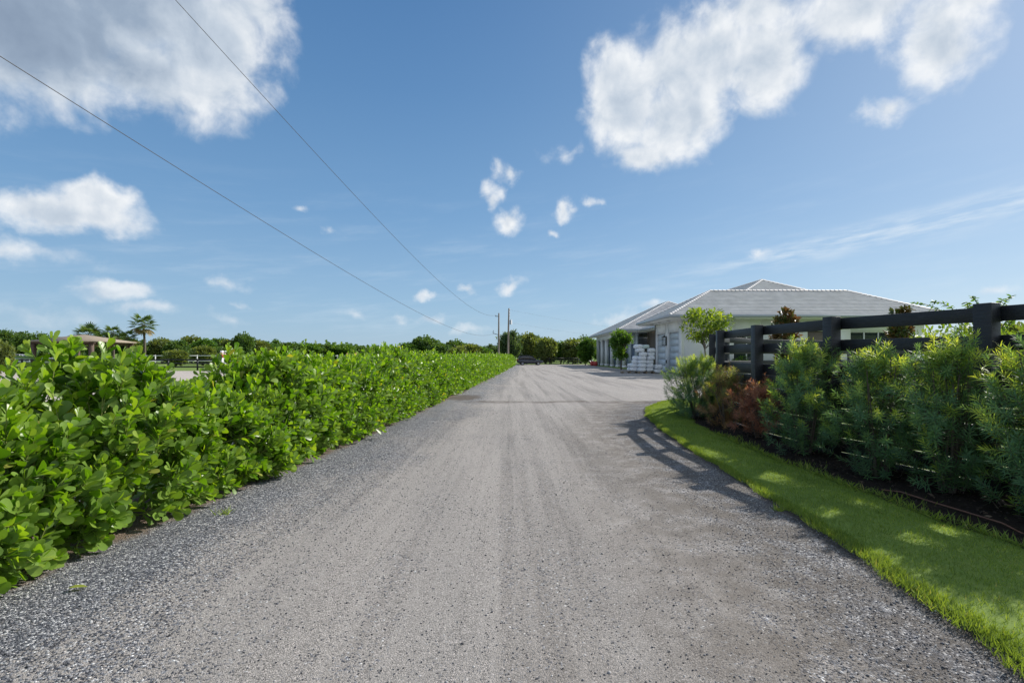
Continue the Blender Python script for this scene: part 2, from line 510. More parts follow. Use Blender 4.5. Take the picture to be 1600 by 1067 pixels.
def gravel_mat():
    m, t, b, o = new_mat('gravel')
    geo = t.n('NewGeometry')
    p = geo.outputs['Position']
    L = t.n('Attribute', attribute_name='left_dist').outputs['Fac']
    Rr = t.n('Attribute', attribute_name='right_dist').outputs['Fac']
    v1 = t.n('TexVoronoi')
    v1.inputs['Scale'].default_value = 82
    v2 = t.n('TexVoronoi')
    v2.inputs['Scale'].default_value = 190
    for v in (v1, v2):
        t.l(p, v.inputs['Vector'])
    s1 = t.n('SeparateColor')
    t.l(v1.outputs['Color'], s1.inputs[0])
    s2 = t.n('SeparateColor')
    t.l(v2.outputs['Color'], s2.inputs[0])
    stone = t.ramp(s1.outputs[0], [(0.0, (0.03, 0.032, 0.04)), (0.3, (0.07, 0.075, 0.092)), (0.6, (0.15, 0.156, 0.178)), (0.85, (0.34, 0.34, 0.355)), (1.0, (0.78, 0.77, 0.76))])
    fine = t.ramp(s2.outputs[0], [(0.0, (0.045, 0.042, 0.04)), (0.24, (0.232, 0.214, 0.197)), (0.8, (0.35, 0.325, 0.301)), (1.0, (0.66, 0.59, 0.56))])
    # wheel-worn streaks along the drive
    mp = t.n('Mapping')
    mp.inputs['Scale'].default_value = (1.9, 0.055, 1.0)
    mp.inputs['Rotation'].default_value = (0, 0, R(2.5))
    t.l(p, mp.inputs[0])
    tr = t.noise(mp.outputs[0], 1.0, 6, 0.6)
    mp2 = t.n('Mapping')
    mp2.inputs['Scale'].default_value = (9.0, 0.22, 1.0)
    mp2.inputs['Rotation'].default_value = (0, 0, R(1.5))
    t.l(p, mp2.inputs[0])
    tr2 = t.noise(mp2.outputs[0], 1.0, 5, 0.6)
    big = t.noise(p, 0.55, 5, 0.6)
    med = t.noise(p, 2.6, 6, 0.65)
    # loose stone lies on both shoulders, packed dust in the middle
    l2 = t.math('ADD', L, t.math('MULTIPLY_ADD', big.outputs[0], 1.6, -0.8))
    r2 = t.math('ADD', Rr, t.math('MULTIPLY_ADD', med.outputs[0], 1.0, -0.5))
    loose = t.math('MAXIMUM', t.smooth(l2, 2.3, 0.5), t.smooth(r2, 1.5, 0.2))
    dust = t.math('SUBTRACT', 1.0, t.math('MULTIPLY', loose, 0.92))
    dust = t.math('ADD', dust, t.math('ADD', t.math('MULTIPLY_ADD', tr.outputs[0], 1.2, -0.66), t.math('MULTIPLY_ADD', big.outputs[0], 0.9, -0.46)), clamp=True)
    cover = t.smooth(t.math('SUBTRACT', dust, s1.outputs[1]), -0.18, 0.10)
    packed = t.mix(t.smooth(tr2.outputs[0], 0.35, 0.7), fine, t.mix(0.55, fine, (0.36, 0.334, 0.311)))
    packed = t.mix(t.math('MULTIPLY', t.smooth(tr.outputs[0], 0.52, 0.36), 0.34), packed, (0.135, 0.118, 0.103))
    c = t.mix(cover, stone, packed)
    # brown silt along the right shoulder and the foot of the hedge
    silt = t.math('MULTIPLY', t.smooth(r2, 2.9, 1.0), t.smooth(med.outputs[0], 0.30, 0.62))
    c = t.mix(t.math('MULTIPLY', silt, 0.72), c, (0.105, 0.086, 0.068))
    soil = t.smooth(t.math('ADD', L, t.math('MULTIPLY_ADD', med.outputs[0], 0.5, -0.25)), 0.34, 0.08)
    soilc = t.ramp(s2.outputs[0], [(0.0, (0.08, 0.055, 0.04)), (0.6, (0.20, 0.145, 0.105)), (1.0, (0.36, 0.29, 0.23))])
    c = t.mix(soil, c, soilc)
    # damp hollow at the left, and a damp brown line across the drive
    sp = t.n('SeparateXYZ')
    t.l(p, sp.inputs[0])
    q = t.vmath('MULTIPLY_ADD', p, (1 / 0.75, 1 / 1.7, 0), (1.85 / 0.75, -20.3 / 1.7, 0))
    hollow = t.smooth(t.math('ADD', t.vmath('LENGTH', q), t.math('MULTIPLY_ADD', med.outputs[0], 1.0, -0.5)), 1.05, 0.55)
    yy = t.math('SUBTRACT', sp.outputs[1], t.math('MULTIPLY_ADD', big.outputs[0], 2.2, 17.3))
    line = t.math('MULTIPLY', t.smooth(t.math('ABSOLUTE', yy), 0.55, 0.1), t.smooth(sp.outputs[0], -2.4, -1.2))
    line = t.math('MULTIPLY', line, t.smooth(med.outputs[0], 0.3, 0.6))
    damp = t.math('MAXIMUM', t.math('MULTIPLY', hollow, 0.85), t.math('MULTIPLY', line, 0.8))
    c = t.mix(damp, c, (0.105, 0.082, 0.066))
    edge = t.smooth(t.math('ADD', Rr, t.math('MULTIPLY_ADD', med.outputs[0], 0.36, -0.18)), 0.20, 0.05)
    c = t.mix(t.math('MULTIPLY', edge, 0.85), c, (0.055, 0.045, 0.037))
    t.l(c, b.inputs['Base Color'])
    b.inputs['Roughness'].default_value = 0.85
    b.inputs['Specular IOR Level'].default_value = 0.3
    hgt = t.math('ADD', t.math('MULTIPLY', v1.outputs['Distance'], t.math('SUBTRACT', 1.35, cover)), t.math('MULTIPLY', v2.outputs['Distance'], 0.5))
    bp = t.n('Bump')
    bp.invert = True
    bp.inputs['Strength'].default_value = 0.75
    bp.inputs['Distance'].default_value = 0.012
    t.l(hgt, bp.inputs['Height'])
    t.l(bp.outputs[0], b.inputs['Normal'])
    return m


def ground_mat(name, stops, scale, fine, bump=0.4):
    m, t, b, o = new_mat(name)
    p = t.n('NewGeometry').outputs['Position']
    n1 = t.noise(p, scale, 6, 0.65)
    n2 = t.noise(p, fine, 5, 0.7)
    f = t.math('ADD', t.math('MULTIPLY', n1.outputs[0], 0.6), t.math('MULTIPLY', n2.outputs[0], 0.4))
    t.l(t.ramp(f, stops), b.inputs['Base Color'])
    b.inputs['Roughness'].default_value = 0.95
    b.inputs['Specular IOR Level'].default_value = 0.2
    bp = t.n('Bump')
    bp.inputs['Strength'].default_value = bump
    bp.inputs['Distance'].default_value = 0.02
    t.l(n2.outputs[0], bp.inputs['Height'])
    t.l(bp.outputs[0], b.inputs['Normal'])
    return m


M['gravel'] = gravel_mat()
M['lawn'] = ground_mat('lawn', [(0.3, (0.10, 0.16, 0.03)), (0.5, (0.15, 0.22, 0.045)), (0.7, (0.23, 0.275, 0.075))], 0.25, 9)
M['sand'] = ground_mat('arena_sand', [(0.3, (0.37, 0.325, 0.29)), (0.7, (0.47, 0.42, 0.375))], 0.3, 6)
M['mulch'] = ground_mat('mulch', [(0.3, (0.010, 0.007, 0.006)), (0.55, (0.022, 0.016, 0.012)), (0.75, (0.06, 0.042, 0.032))], 5, 40, 0.9)
M['chip'] = leaf_mat('mulch_chip', [(0.0, (0.012, 0.009, 0.007)), (0.7, (0.035, 0.024, 0.018)), (0.93, (0.09, 0.06, 0.042)), (1.0, (0.20, 0.15, 0.11))], 0.9, 0.0)
M['stone'] = leaf_mat('loose_stone', [(0.0, (0.04, 0.042, 0.05)), (0.4, (0.14, 0.143, 0.16)), (0.75, (0.33, 0.325, 0.33)), (1.0, (0.68, 0.66, 0.64))], 0.8, 0.0)

# ------------------------------------------------------------------ ground
HD = np.array([-8, 1.0, 3.78, 9.85, 13.3, 20.6, 45.0, 82.0, 88.0])      # foot of the hedge on the drive side
HX = np.array([-4.6, -4.0, -3.78, -3.2, -3.0, -2.58, -1.4, 0.05, 0.3])
GO = np.array([(2.1, -3), (2.45, 1.2), (2.73, 2.73), (2.88, 3.84), (3.01, 6.03), (3.11, 8.3), (3.25, 10.4), (3.58, 13.3), (4.13, 15.7), (5.27, 18.0), (6.6, 19.5), (8.6, 20.9), (11.5, 22.2)])
GI = np.array([(5.4, -3), (4.75, 1.2), (4.5, 2.8), (4.33, 4.3), (4.14, 5.7), (4.12, 7.6), (4.15, 9.5), (4.4, 12.4), (4.95, 14.6), (5.9, 16.4), (7.1, 17.9), (9.0, 19.5), (11.8, 21.0)])
GF = np.array([(9.2, -3), (7.6, 1.2), (7.05, 2.8), (6.4, 4.3), (5.95, 5.9), (5.5, 7.8), (5.35, 9.7), (5.5, 12.2), (6.1, 14.1), (7.0, 15.6), (8.0, 16.9), (9.6, 18.4), (12.2, 20.0)])


def resample(pl, n):
    s = np.concatenate([[0], np.cumsum(np.linalg.norm(np.diff(pl, axis=0), axis=1))])
    # smooth the polyline first
    q = np.linspace(0, s[-1], 400)
    xy = np.stack([np.interp(q, s, pl[:, 0]), np.interp(q, s, pl[:, 1])], 1)
    k = np.ones(21) / 21
    pad = np.concatenate([np.repeat(xy[:1], 10, 0), xy, np.repeat(xy[-1:], 10, 0)])
    xy = np.stack([np.convolve(pad[:, i], k, 'valid') for i in (0, 1)], 1)
    i = np.linspace(0, 399, n)
    return np.stack([np.interp(i, np.arange(400), xy[:, 0]), np.interp(i, np.arange(400), xy[:, 1])], 1)


NS = 160
gO, gI, gF = resample(GO, NS), resample(GI, NS), resample(GF, NS)

qq = np.linspace(0, 40, NS)
gO[:, 0] += .035 * np.sin(qq * 2.9) * np.sin(qq * 1.1 + 1) + .02 * np.sin(qq * 7.7 + 2) + rng.normal(0, .008, NS)
gI[:, 0] += .05 * np.sin(qq * 2.1 + 2) * np.sin(qq * .9) + .025 * np.sin(qq * 6.3)


def rise(x, y):
    return 0.012 * np.sin(x * 1.7 + 0.3 * np.sin(y * 0.8)) * np.sin(y * 0.55 + 1) + 0.006 * np.sin(x * 5.1 + y * 0.7)


def sheet(a, b, nc, z, mound=0.0):
    tt = np.linspace(0, 1, nc)
    v = a[:, None, :] * (1 - tt)[None, :, None] + b[:, None, :] * tt[None, :, None]
    zz = z + mound * np.sin(np.pi * np.clip(tt, 0, 1))[None, :] + 0 * v[..., 0]
    v = np.concatenate([v, zz[..., None]], 2)
    f = [(i * nc + j, i * nc + j + 1, (i + 1) * nc + j + 1, (i + 1) * nc + j) for i in range(len(a) - 1) for j in range(nc - 1)]
    return v, f


def grid(xs, ys, zf):
    X, Y = np.meshgrid(xs, ys)
    Z = zf(X, Y) if callable(zf) else np.full_like(X, zf)
    n = len(xs)
    f = [(i * n + j, i * n + j + 1, (i + 1) * n + j + 1, (i + 1) * n + j) for i in range(len(ys) - 1) for j in range(n - 1)]
    return np.stack([X, Y, Z], 2).reshape(-1, 3), f


mb = MB()
v, f = grid(np.linspace(-2500, 2500, 21), np.linspace(-300, 3500, 17), -0.035)
mb.add(v, f)
tag(mb.build('ground', M['lawn']), kind='structure')

# gravel drive: sheet with the distances to its two edges carried on the vertices
mb = MB()
ys = np.concatenate([np.arange(-6, 30, 0.3), np.arange(30, 99.1, 1.5)])
us = np.linspace(0, 1, 70)
xl = np.interp(ys, HD, HX) - 0.75
xr = np.where(ys < 23.5, np.interp(ys, GO[:, 1], GO[:, 0]) + 0.55, 16.5)
xr = np.where(ys > 19, np.minimum(16.2, np.interp(ys, [19, 23, 30, 36], [7, 11.5, 14.2, 16.2])), xr)
X = xl[:, None] + (xr - xl)[:, None] * us[None]
Y = np.repeat(ys[:, None], len(us), 1)
n = len(us)
f = [(i * n + j, i * n + j + 1, (i + 1) * n + j + 1, (i + 1) * n + j) for i in range(len(ys) - 1) for j in range(n - 1)]
mb.add(np.stack([X, Y, rise(X, Y)], 2).reshape(-1, 3), f)
ld = X - np.interp(Y, HD, HX)
rd = np.where(Y < 19, np.interp(Y, GO[:, 1], GO[:, 0]) - X, 6.0)
tag(mb.build('gravel_drive', M['gravel'], smooth=True, attrs={'left_dist': ld.ravel(), 'right_dist': rd.ravel()}), kind='structure')

mb = MB()
v, f = grid(np.linspace(-130, -5.2, 12), np.linspace(-15, 57, 10), -0.02)
v[:, 0] = np.where(v[:, 0] > -6, np.interp(v[:, 1], HD, HX) - 1.4, v[:, 0])
mb.add(v, f)
tag(mb.build('riding_arena_sand', M['sand']), kind='structure')

mb = MB()
v, f = sheet(gO, gI, 14, 0.03, 0.05)
mb.add(v, f)
a0 = np.concatenate([v[:, 0, :2], np.full((NS, 1), -0.03)], 1)
mb.add(np.stack([a0, v[:, 0]], 1), [(2 * i, 2 * i + 1, 2 * i + 3, 2 * i + 2) for i in range(NS - 1)])
tag(mb.build('grass_verge', M['lawn'], smooth=True), kind='structure')
mb = MB()
v, f = sheet(gI, gF, 12, 0.02, 0.06)
v[..., 2] += 0.012 * np.sin(v[..., 0] * 9) * np.sin(v[..., 1] * 7)
mb.add(v, f)
tag(mb.build('mulch_bed', M['mulch'], smooth=True), kind='structure')
# lawn strip and a pale concrete apron in front of the stable block
mb = MB()
mb.box(14.0, 16.1, 59.5, 95, -0.02, 0.035)
tag(mb.build('lawn_strip', M['lawn']), kind='structure')

# ------------------------------------------------------------------ leaf templates
def leaf_t(ts, hw, fold=0.12, bend=-0.10):
    v, f = [], []
    for t_, h_ in zip(ts, hw):
        z = bend * t_ * t_
        v += [(t_, -h_, z + fold * h_ * 1.6), (t_, 0, z), (t_, h_, z + fold * h_ * 1.6)]
    for i in range(len(ts) - 1):
        o = 3 * i
        f += [(o, o + 3, o + 4, o + 1), (o + 1, o + 4, o + 5, o + 2)]
    return np.array(v), np.array(f)


OBO = leaf_t([0, .12, .32, .55, .75, .9, .975, 1.0], [.012, .045, .13, .215, .265, .225, .125, .03])
OBO2 = leaf_t([0, .35, .72, .95, 1.0], [.02, .15, .265, .15, .05])
OBO3 = leaf_t([0, .6, 1.0], [.05, .28, .12])
NEED = leaf_t([0, .5, 1.0], [.036, .060, .009], 0.0, -0.18)
ELL = leaf_t([0, .3, .7, 1.0], [.03, .22, .20, .02], 0.2, -0.12)
QUAD = (np.array([(0, -.32, 0), (.55, -.45, .06), (1, 0.05, 0), (.5, .42, .06)]), np.array([(0, 1, 2, 3)]))


def shoots(mb, stem, pos, dirs, lens, K, leaf, tmpl, lrange, rbase, stemr=0.0, ang=(58, 22), drop=0.0):
    """leafy shoots: opposite pairs of leaves up each stem"""
    N = len(pos)
    dirs = nrm(dirs)
    a = nrm(np.cross(dirs, nrm(rng.normal(size=(N, 3)))))
    b = np.cross(dirs, a)
    ph = rng.uniform(0, 2 * np.pi, N)
    for k in range(K):
        fr = 0.12 + 0.88 * (k // 2) / max(1, (K - 1) // 2)
        th = ph + (k // 2) * 1.75 + (k % 2) * np.pi + rng.normal(0, .25, N)
        per = np.cos(th)[:, None] * a + np.sin(th)[:, None] * b
        an = np.radians(ang[0] + (ang[1] - ang[0]) * fr + rng.normal(0, 9, N))
        ld_ = np.cos(an)[:, None] * dirs + np.sin(an)[:, None] * per + np.array([0, 0, -drop])
        p = pos + dirs * (lens * fr)[:, None]
        ln = leaf * rng.uniform(lrange[0], lrange[1], N) * (1.0 - 0.35 * max(0, fr - 0.75) / 0.25)
        n0 = dirs + rng.normal(0, .28, (N, 3))
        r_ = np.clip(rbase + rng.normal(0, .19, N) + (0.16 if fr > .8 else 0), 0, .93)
        r_ = np.where(rng.uniform(size=N) < .006, 1.0, r_)
        mb.cloud(tmpl[0], tmpl[1], p, ld_, n0, ln, r_)
    if stemr and stem is not None:
        for i in range(N):
            stem.tube([pos[i] - dirs[i] * lens[i] * 0.5, pos[i] + dirs[i] * lens[i] * 0.5, pos[i] + dirs[i] * lens[i]], [stemr, stemr * .8, stemr * .4], 4, cap=False)


# ------------------------------------------------------------------ the hedge on the left
def hedge_top(d):
    h = np.interp(d, [0, 2.5, 3.8, 4.2, 4.5, 5.0, 5.45, 5.9, 6.7, 7.2, 7.8, 8.7, 10.2, 11.8, 13.7, 15.8, 18.3, 22, 30, 86],
                  [1.3, 1.32, 1.26, 1.02, 1.16, 1.62, 1.40, 1.10, 0.96, 1.20, 1.64, 1.38, 1.52, 1.36, 1.72, 1.42, 1.62, 1.46, 1.52, 1.62])
    return h + 0.03 * np.sin(d * 2.3) + 0.04 * np.sin(d * 5.1 + 1)


hedge = thing('hedge', 'long bright green hedge of broad rounded leaves along the left edge of the gravel drive', 'hedge', (0, 0, 0))
fol, stm = MB(), MB()


def hedge_zone(d0, d1, dens, K, leaf, tmpl, stemr):
    def front(d):
        return np.interp(d, HD, HX)
    Ln = d1 - d0
    # drive-side face
    n = int(Ln * 1.65 * dens)
    d = rng.uniform(d0, d1, n)
    h = hedge_top(d)
    z = h * rng.uniform(0.03, 1.0, n) ** 0.9
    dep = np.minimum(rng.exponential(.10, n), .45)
    lump = .13 * np.sin(d * 2.9) * np.sin(z * 3.1 + d) + .07 * np.sin(d * 7.3 + z * 4)
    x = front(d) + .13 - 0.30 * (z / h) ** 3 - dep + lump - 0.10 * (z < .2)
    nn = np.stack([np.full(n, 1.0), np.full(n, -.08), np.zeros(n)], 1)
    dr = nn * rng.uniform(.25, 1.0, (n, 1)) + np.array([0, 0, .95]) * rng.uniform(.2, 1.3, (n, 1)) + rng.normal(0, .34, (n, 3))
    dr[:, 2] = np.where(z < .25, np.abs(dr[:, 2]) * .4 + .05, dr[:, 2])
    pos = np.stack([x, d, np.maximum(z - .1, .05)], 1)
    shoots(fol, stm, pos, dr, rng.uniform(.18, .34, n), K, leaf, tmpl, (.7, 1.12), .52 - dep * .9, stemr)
    # top
    n = int(Ln * 0.95 * dens)
    d = rng.uniform(d0, d1, n)
    x = front(d) - rng.uniform(.08, .92, n)
    z = hedge_top(d) - .12 - np.minimum(rng.exponential(.10, n), .5) + .07 * np.sin(x * 6 + d * 2)
    tall = rng.uniform(size=n) < .09
    ln = rng.uniform(.18, .32, n) + tall * rng.uniform(.05, .22, n)
    dr = np.array([.05, -.05, 1.0]) + rng.normal(0, .42, (n, 3)) * np.where(tall, .45, 1)[:, None]
    shoots(fol, stm, np.stack([x, d, z], 1), dr, ln, K, leaf, tmpl, (.7, 1.12), .58, stemr)
    # far face and the inside
    n = int(Ln * 1.3 * dens * .8)
    d = rng.uniform(d0, d1, n)
    z = hedge_top(d) * rng.uniform(.05, .95, n)
    x = front(d) - rng.uniform(.25, .98, n)
    dr = np.stack([rng.normal(-.4, .6, n), rng.normal(0, .5, n), np.full(n, .7)], 1)
    shoots(fol, None, np.stack([x, d, z], 1), dr, rng.uniform(.2, .35, n), max(4, K - 4), leaf * 1.15, OBO2 if tmpl is OBO else OBO3, (.8, 1.2), .36)


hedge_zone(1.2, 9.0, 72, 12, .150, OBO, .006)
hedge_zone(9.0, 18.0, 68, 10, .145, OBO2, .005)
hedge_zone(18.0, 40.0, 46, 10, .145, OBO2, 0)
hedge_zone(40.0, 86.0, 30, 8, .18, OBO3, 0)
d = np.arange(1.4, 30, .45)
for di in d:
    x0 = np.interp(di, HD, HX) - .55 + rng.normal(0, .1)
    for k in range(3):
        e = np.array([x0 + rng.normal(.05, .28), di + rng.normal(0, .25), hedge_top(di) * rng.uniform(.6, .85)])
        b0 = np.array([x0 + rng.normal(0, .04), di, -.02])
        stm.tube([b0, (b0 + e) / 2 + rng.normal(0, .05, 3), e], [.014, .010, .005], 5, cap=False)
fol.build('foliage', M['clusia'], hedge, smooth=True)
stm.build('stem', M['green_stem'], hedge)

# ------------------------------------------------------------------ black fence on the right
FP = np.array([(7.55, 1.7), (6.5, 3.85), (5.66, 6.1), (5.13, 8.2), (4.98, 10.4), (5.12, 12.6), (5.78, 14.8), (7.0, 16.75), (8.9, 18.4), (11.3, 19.8), (13.9, 21.0), (16.7, 21.9), (19.6, 22.5), (22.6, 22.9)])
RAILS = [(2.07, 2.25), (1.72, 1.90), (1.275, 1.49), (1.048, 1.262), (.818, 1.032), (.588, .802), (.358, .574), (.128, .345), (-.02, .116)]
fence = thing('wooden_fence', 'tall black board fence curving round the shrub bed on the right', 'fence')
tn = nrm(np.gradient(FP, axis=0))
nr = np.stack([tn[:, 1], -tn[:, 0]], 1)                       # points to the paddock side
for i, (x, y) in enumerate(FP):
    mb = MB()
    a, c = .095, .085
    t2, n2 = tn[i], nr[i]
    lean = rng.normal(0, .006, 2)
    v = []
    for z, k in ((-.1, 0), (2.275, 1)):
        for s, q in ((-1, -1), (1, -1), (1, 1), (-1, 1)):
            p = np.array([x, y]) + t2 * a * s + n2 * c * q + lean * k
            v.append((p[0], p[1], z))
    mb.add(v, [(3, 2, 1, 0), (4, 5, 6, 7), (0, 1, 5, 4), (1, 2, 6, 5), (2, 3, 7, 6), (3, 0, 4, 7)])
    mb.build('post', M['fence'], fence, bevel=.006)
for i in range(len(FP) - 1):
    for z0, z1 in RAILS:
        off = .085 + .019
        p = FP[i] + nr[i] * off + tn[i] * .004
        q = FP[i + 1] + nr[i + 1] * off - tn[i + 1] * .004
        dz = rng.normal(0, .006, 2)
        mb = MB()
        mb.bar((p[0], p[1], (z0 + z1) / 2 + dz[0]), (q[0], q[1], (z0 + z1) / 2 + dz[1]), .034, z1 - z0)
        mb.build('rail', M['fence'], fence, bevel=.004)


# ------------------------------------------------------------------ shrubs in the mulch bed
def podocarpus(name, label, loc, h, rad, n, mat, young, seed, dens_low=1.0):
    g = np.random.default_rng(seed)
    root = thing(name, label, 'shrub', (loc[0] + .26, loc[1], 0.06), 0, 'needle leaved shrubs along the black fence')
    fo, st = MB(), MB()
    n = int(n * 1.2)
    h += .14
    rad *= .88
    z = h * g.uniform(.0, .86, n) ** .9
    prof = np.interp(z / h, [0, .2, .5, .75, 1], [.62, 1.0, .92, .62, .22])
    th = g.uniform(0, 2 * np.pi, n)
    rr = rad * prof * np.sqrt(g.uniform(.05, 1, n)) * (1 + .38 * np.sin(th * 3 + z * 4.5 + seed))
    pos = np.stack([rr * np.cos(th), rr * np.sin(th), z], 1)
    outw = np.stack([np.cos(th), np.sin(th), np.zeros(n)], 1)
    dr = outw * (rr / rad)[:, None] * .75 + np.array([0, 0, 1.0]) * g.uniform(.45, 1.1, (n, 1)) + g.normal(0, .25, (n, 3))
    # a few leaders stick out of the top
    L = 14
    lp = np.stack([g.normal(0, rad * .33, L), g.normal(0, rad * .33, L), h * g.uniform(.60, .86, L)], 1)
    pos = np.concatenate([pos, lp])
    dr = nrm(np.concatenate([dr, np.array([0, 0, 1.0]) + g.normal(0, .16, (L, 3))]))
    ln = np.concatenate([g.uniform(.16, .30, n), g.uniform(.26, .36, L)])
    N = n + L
    fresh = np.where(g.uniform(size=N) < young * (0.08 + 1.35 * (pos[:, 2] / h) ** 2), .46, 0) + .18 * (pos[:, 2] / h - .5) + g.normal(0, .08, N)
    a = nrm(np.cross(dr, g.normal(size=(N, 3))))
    b = np.cross(dr, a)
    K = 38
    for k in range(K):
        fr = (k + .5) / K
        an = k * 2.399 + g.normal(0, .2, N)
        per = np.cos(an)[:, None] * a + np.sin(an)[:, None] * b
        tilt = np.radians(72 - 44 * fr ** 2 + g.normal(0, 8, N))
        d_ = np.cos(tilt)[:, None] * dr + np.sin(tilt)[:, None] * per
        fo.cloud(NEED[0], NEED[1], pos + dr * (ln * fr)[:, None], d_, dr + g.normal(0, .2, (N, 3)), g.uniform(.07, .112, N) * (1 - .3 * fr ** 3), np.clip(.36 + fresh * (0.5 + .8 * fr) + g.normal(0, .07, N), 0, 1))
    for k in range(12):
        t_ = g.uniform(0, 2 * np.pi)
        q = g.uniform(.2, .75) * rad
        e = np.array([q * np.cos(t_), q * np.sin(t_), h * g.uniform(.55, .95)])
        s = np.array([.06 * np.cos(t_), .06 * np.sin(t_), -.05])
        mdl = (s + e) / 2 + np.array([0, 0, .1]) + g.normal(0, .03, 3)
        st.tube([s, mdl, e], [.014, .010, .005], 5, cap=False)
    for i in range(0, N):
        st.tube([pos[i] - dr[i] * .08, pos[i] + dr[i] * ln[i]], [.0035, .002], 3, cap=False)
    fo.build('foliage', mat, root)
    st.build('stem', M['bark'], root)
    return root


podocarpus('podocarpus_shrub', 'green shrub with pale yellow tips at the far bend of the bed beside the gravel', (4.55, 13.3), 1.46, .80, 400, M['podo'], .75, 1)
podocarpus('podocarpus_shrub', 'half browned thin shrub just right of the pale tipped shrub at the bend', (4.5, 11.35), 1.14, .50, 130, M['podo_mixed'], .5, 2)
podocarpus('podocarpus_shrub', 'rusty red dying shrub, the shortest in the bed', (4.5, 9.85), 0.92, .46, 105, M['podo_brown'], .2, 3)
podocarpus('podocarpus_shrub', 'full green shrub just right of the rusty red shrub', (4.50, 8.3), 1.72, .56, 280, M['podo'], .45, 4)
podocarpus('podocarpus_shrub', 'dark green shrub in front of the middle fence bay, right of the full green one', (4.58, 6.75), 1.60, .50, 240, M['podo'], .4, 5)
podocarpus('podocarpus_shrub', 'tall green shrub leaning over the second rail left of the nearest fence post', (4.80, 5.95), 1.70, .46, 220, M['podo'], .55, 6)
podocarpus('podocarpus_shrub', 'nearest shrub with bright yellow new shoots at the right edge of the picture', (4.95, 4.95), 1.66, .50, 260, M['podo'], .7, 7)
podocarpus('podocarpus_shrub', 'deep green shrub out of view past the right border, added for its shadow on the grass', (5.15, 3.75), 1.62, .50, 220, M['podo'], .5, 8)  # outside the view, added so its shadow falls on the verge

# mulch chips, grass blades, loose stone
mb = MB()
N = 9000
s = rng.uniform(.06, .75, N) * (NS - 1)
u = rng.uniform(-.03, 1, N)
i0 = s.astype(int)
q = gI[i0] * (1 - u)[:, None] + gF[i0] * u[:, None] + rng.normal(0, .04, (N, 2))
zz = .028 + .06 * np.sin(np.pi * np.clip(u, 0, 1)) + rng.uniform(0, .02, N)
dr = np.stack([rng.normal(size=N), rng.normal(size=N), rng.normal(0, .25, N)], 1)
mb.cloud(QUAD[0] * [1, .45, 1], QUAD[1], np.concatenate([q, zz[:, None]], 1), dr, np.array([0, 0, 1.0]) + rng.normal(0, .4, (N, 3)), rng.uniform(.02, .075, N), rng.uniform(0, 1, N))
tag(mb.build('mulch_chips', M['chip']), 'dark bark chips covering the bed under the fence shrubs', 'mulch', kind='stuff')

BL = (np.array([(0, -.045, 0), (0, .045, 0), (.55, .035, .06), (.55, -.035, .06), (1.0, 0.0, .22)]), np.array([(0, 1, 2, 3)]), np.array([(3, 2, 4)]))


def blades(mb, pos, ln, lean, r_):
    N = len(pos)
    d_ = np.stack([rng.normal(0, lean, N), rng.normal(0, lean, N), np.ones(N)], 1)
    n0 = rng.normal(size=(N, 3))
    n0[:, 2] = .1
    mb.cloud(BL[0], BL[1], pos, d_, n0, ln, r_)
    k = mb.n - N * 5
    mb.f.append((BL[2][None] + (k + np.arange(N) * 5)[:, None, None]).reshape(-1, 3))


mb = MB()
N = 150000
s = np.clip(.07 + .72 * rng.uniform(0, 1, N) ** 1.35, 0, 1) * (NS - 1)
i0 = s.astype(int)
fr = (s - i0)[:, None]
A = gO[i0] * (1 - fr) + gO[np.minimum(i0 + 1, NS - 1)] * fr
B = gI[i0] * (1 - fr) + gI[np.minimum(i0 + 1, NS - 1)] * fr
u = rng.uniform(-.02, 1.04, N)
u = np.where(rng.uniform(size=N) < .12, rng.uniform(-.07, .05, N), u)
q = A * (1 - u)[:, None] + B * u[:, None]
zz = .025 + .05 * np.sin(np.pi * np.clip(u, 0, 1))
patch = .5 + .5 * np.sin(q[:, 0] * 5.1 + 2 * np.sin(q[:, 1] * 2.3)) * np.sin(q[:, 1] * 3.7)
blades(mb, np.concatenate([q, zz[:, None]], 1), rng.uniform(.022, .048, N) * (1 + .5 * (u < .05)), .5, np.clip(.2 + .28 * patch + rng.normal(0, .17, N) + (rng.uniform(size=N) < .03) * .5, 0, 1))
# stray tufts on the mulch edge and one weed in the gravel
N = 2600
i0 = (rng.uniform(.08, .5, N) * (NS - 1)).astype(int)
tuft = np.sin(i0 * .9) * np.sin(i0 * .37 + 1) > .1
q = gI[i0] + np.stack([rng.exponential(.09, N) * tuft, rng.normal(0, .06, N)], 1)
blades(mb, np.concatenate([q, np.full((N, 1), .04)], 1), rng.uniform(.05, .12, N), .7, np.clip(rng.normal(.45, .25, N), 0, 1))
tag(mb.build('grass', M['grassblade']), 'mown grass strip between the gravel drive and the shrub bed', 'grass', kind='stuff')
for nm, lb, (cx, cy), cnt in (('weed', 'small grassy weed growing in the gravel beside the grass strip', (2.85, 5.45), 60), ('weed', 'tiny green weed in the gravel near the hedge', (-3.0, 5.35), 26)):
    mb = MB()
    q = rng.normal(0, .028, (cnt, 2)) + [cx, cy]
    blades(mb, np.concatenate([q, np.full((cnt, 1), 0.0)], 1), rng.uniform(.05, .11, cnt), .8, np.clip(rng.normal(.55, .2, cnt), 0, 1))
    tag(mb.build(nm, M['grassblade']), lb, 'weed')

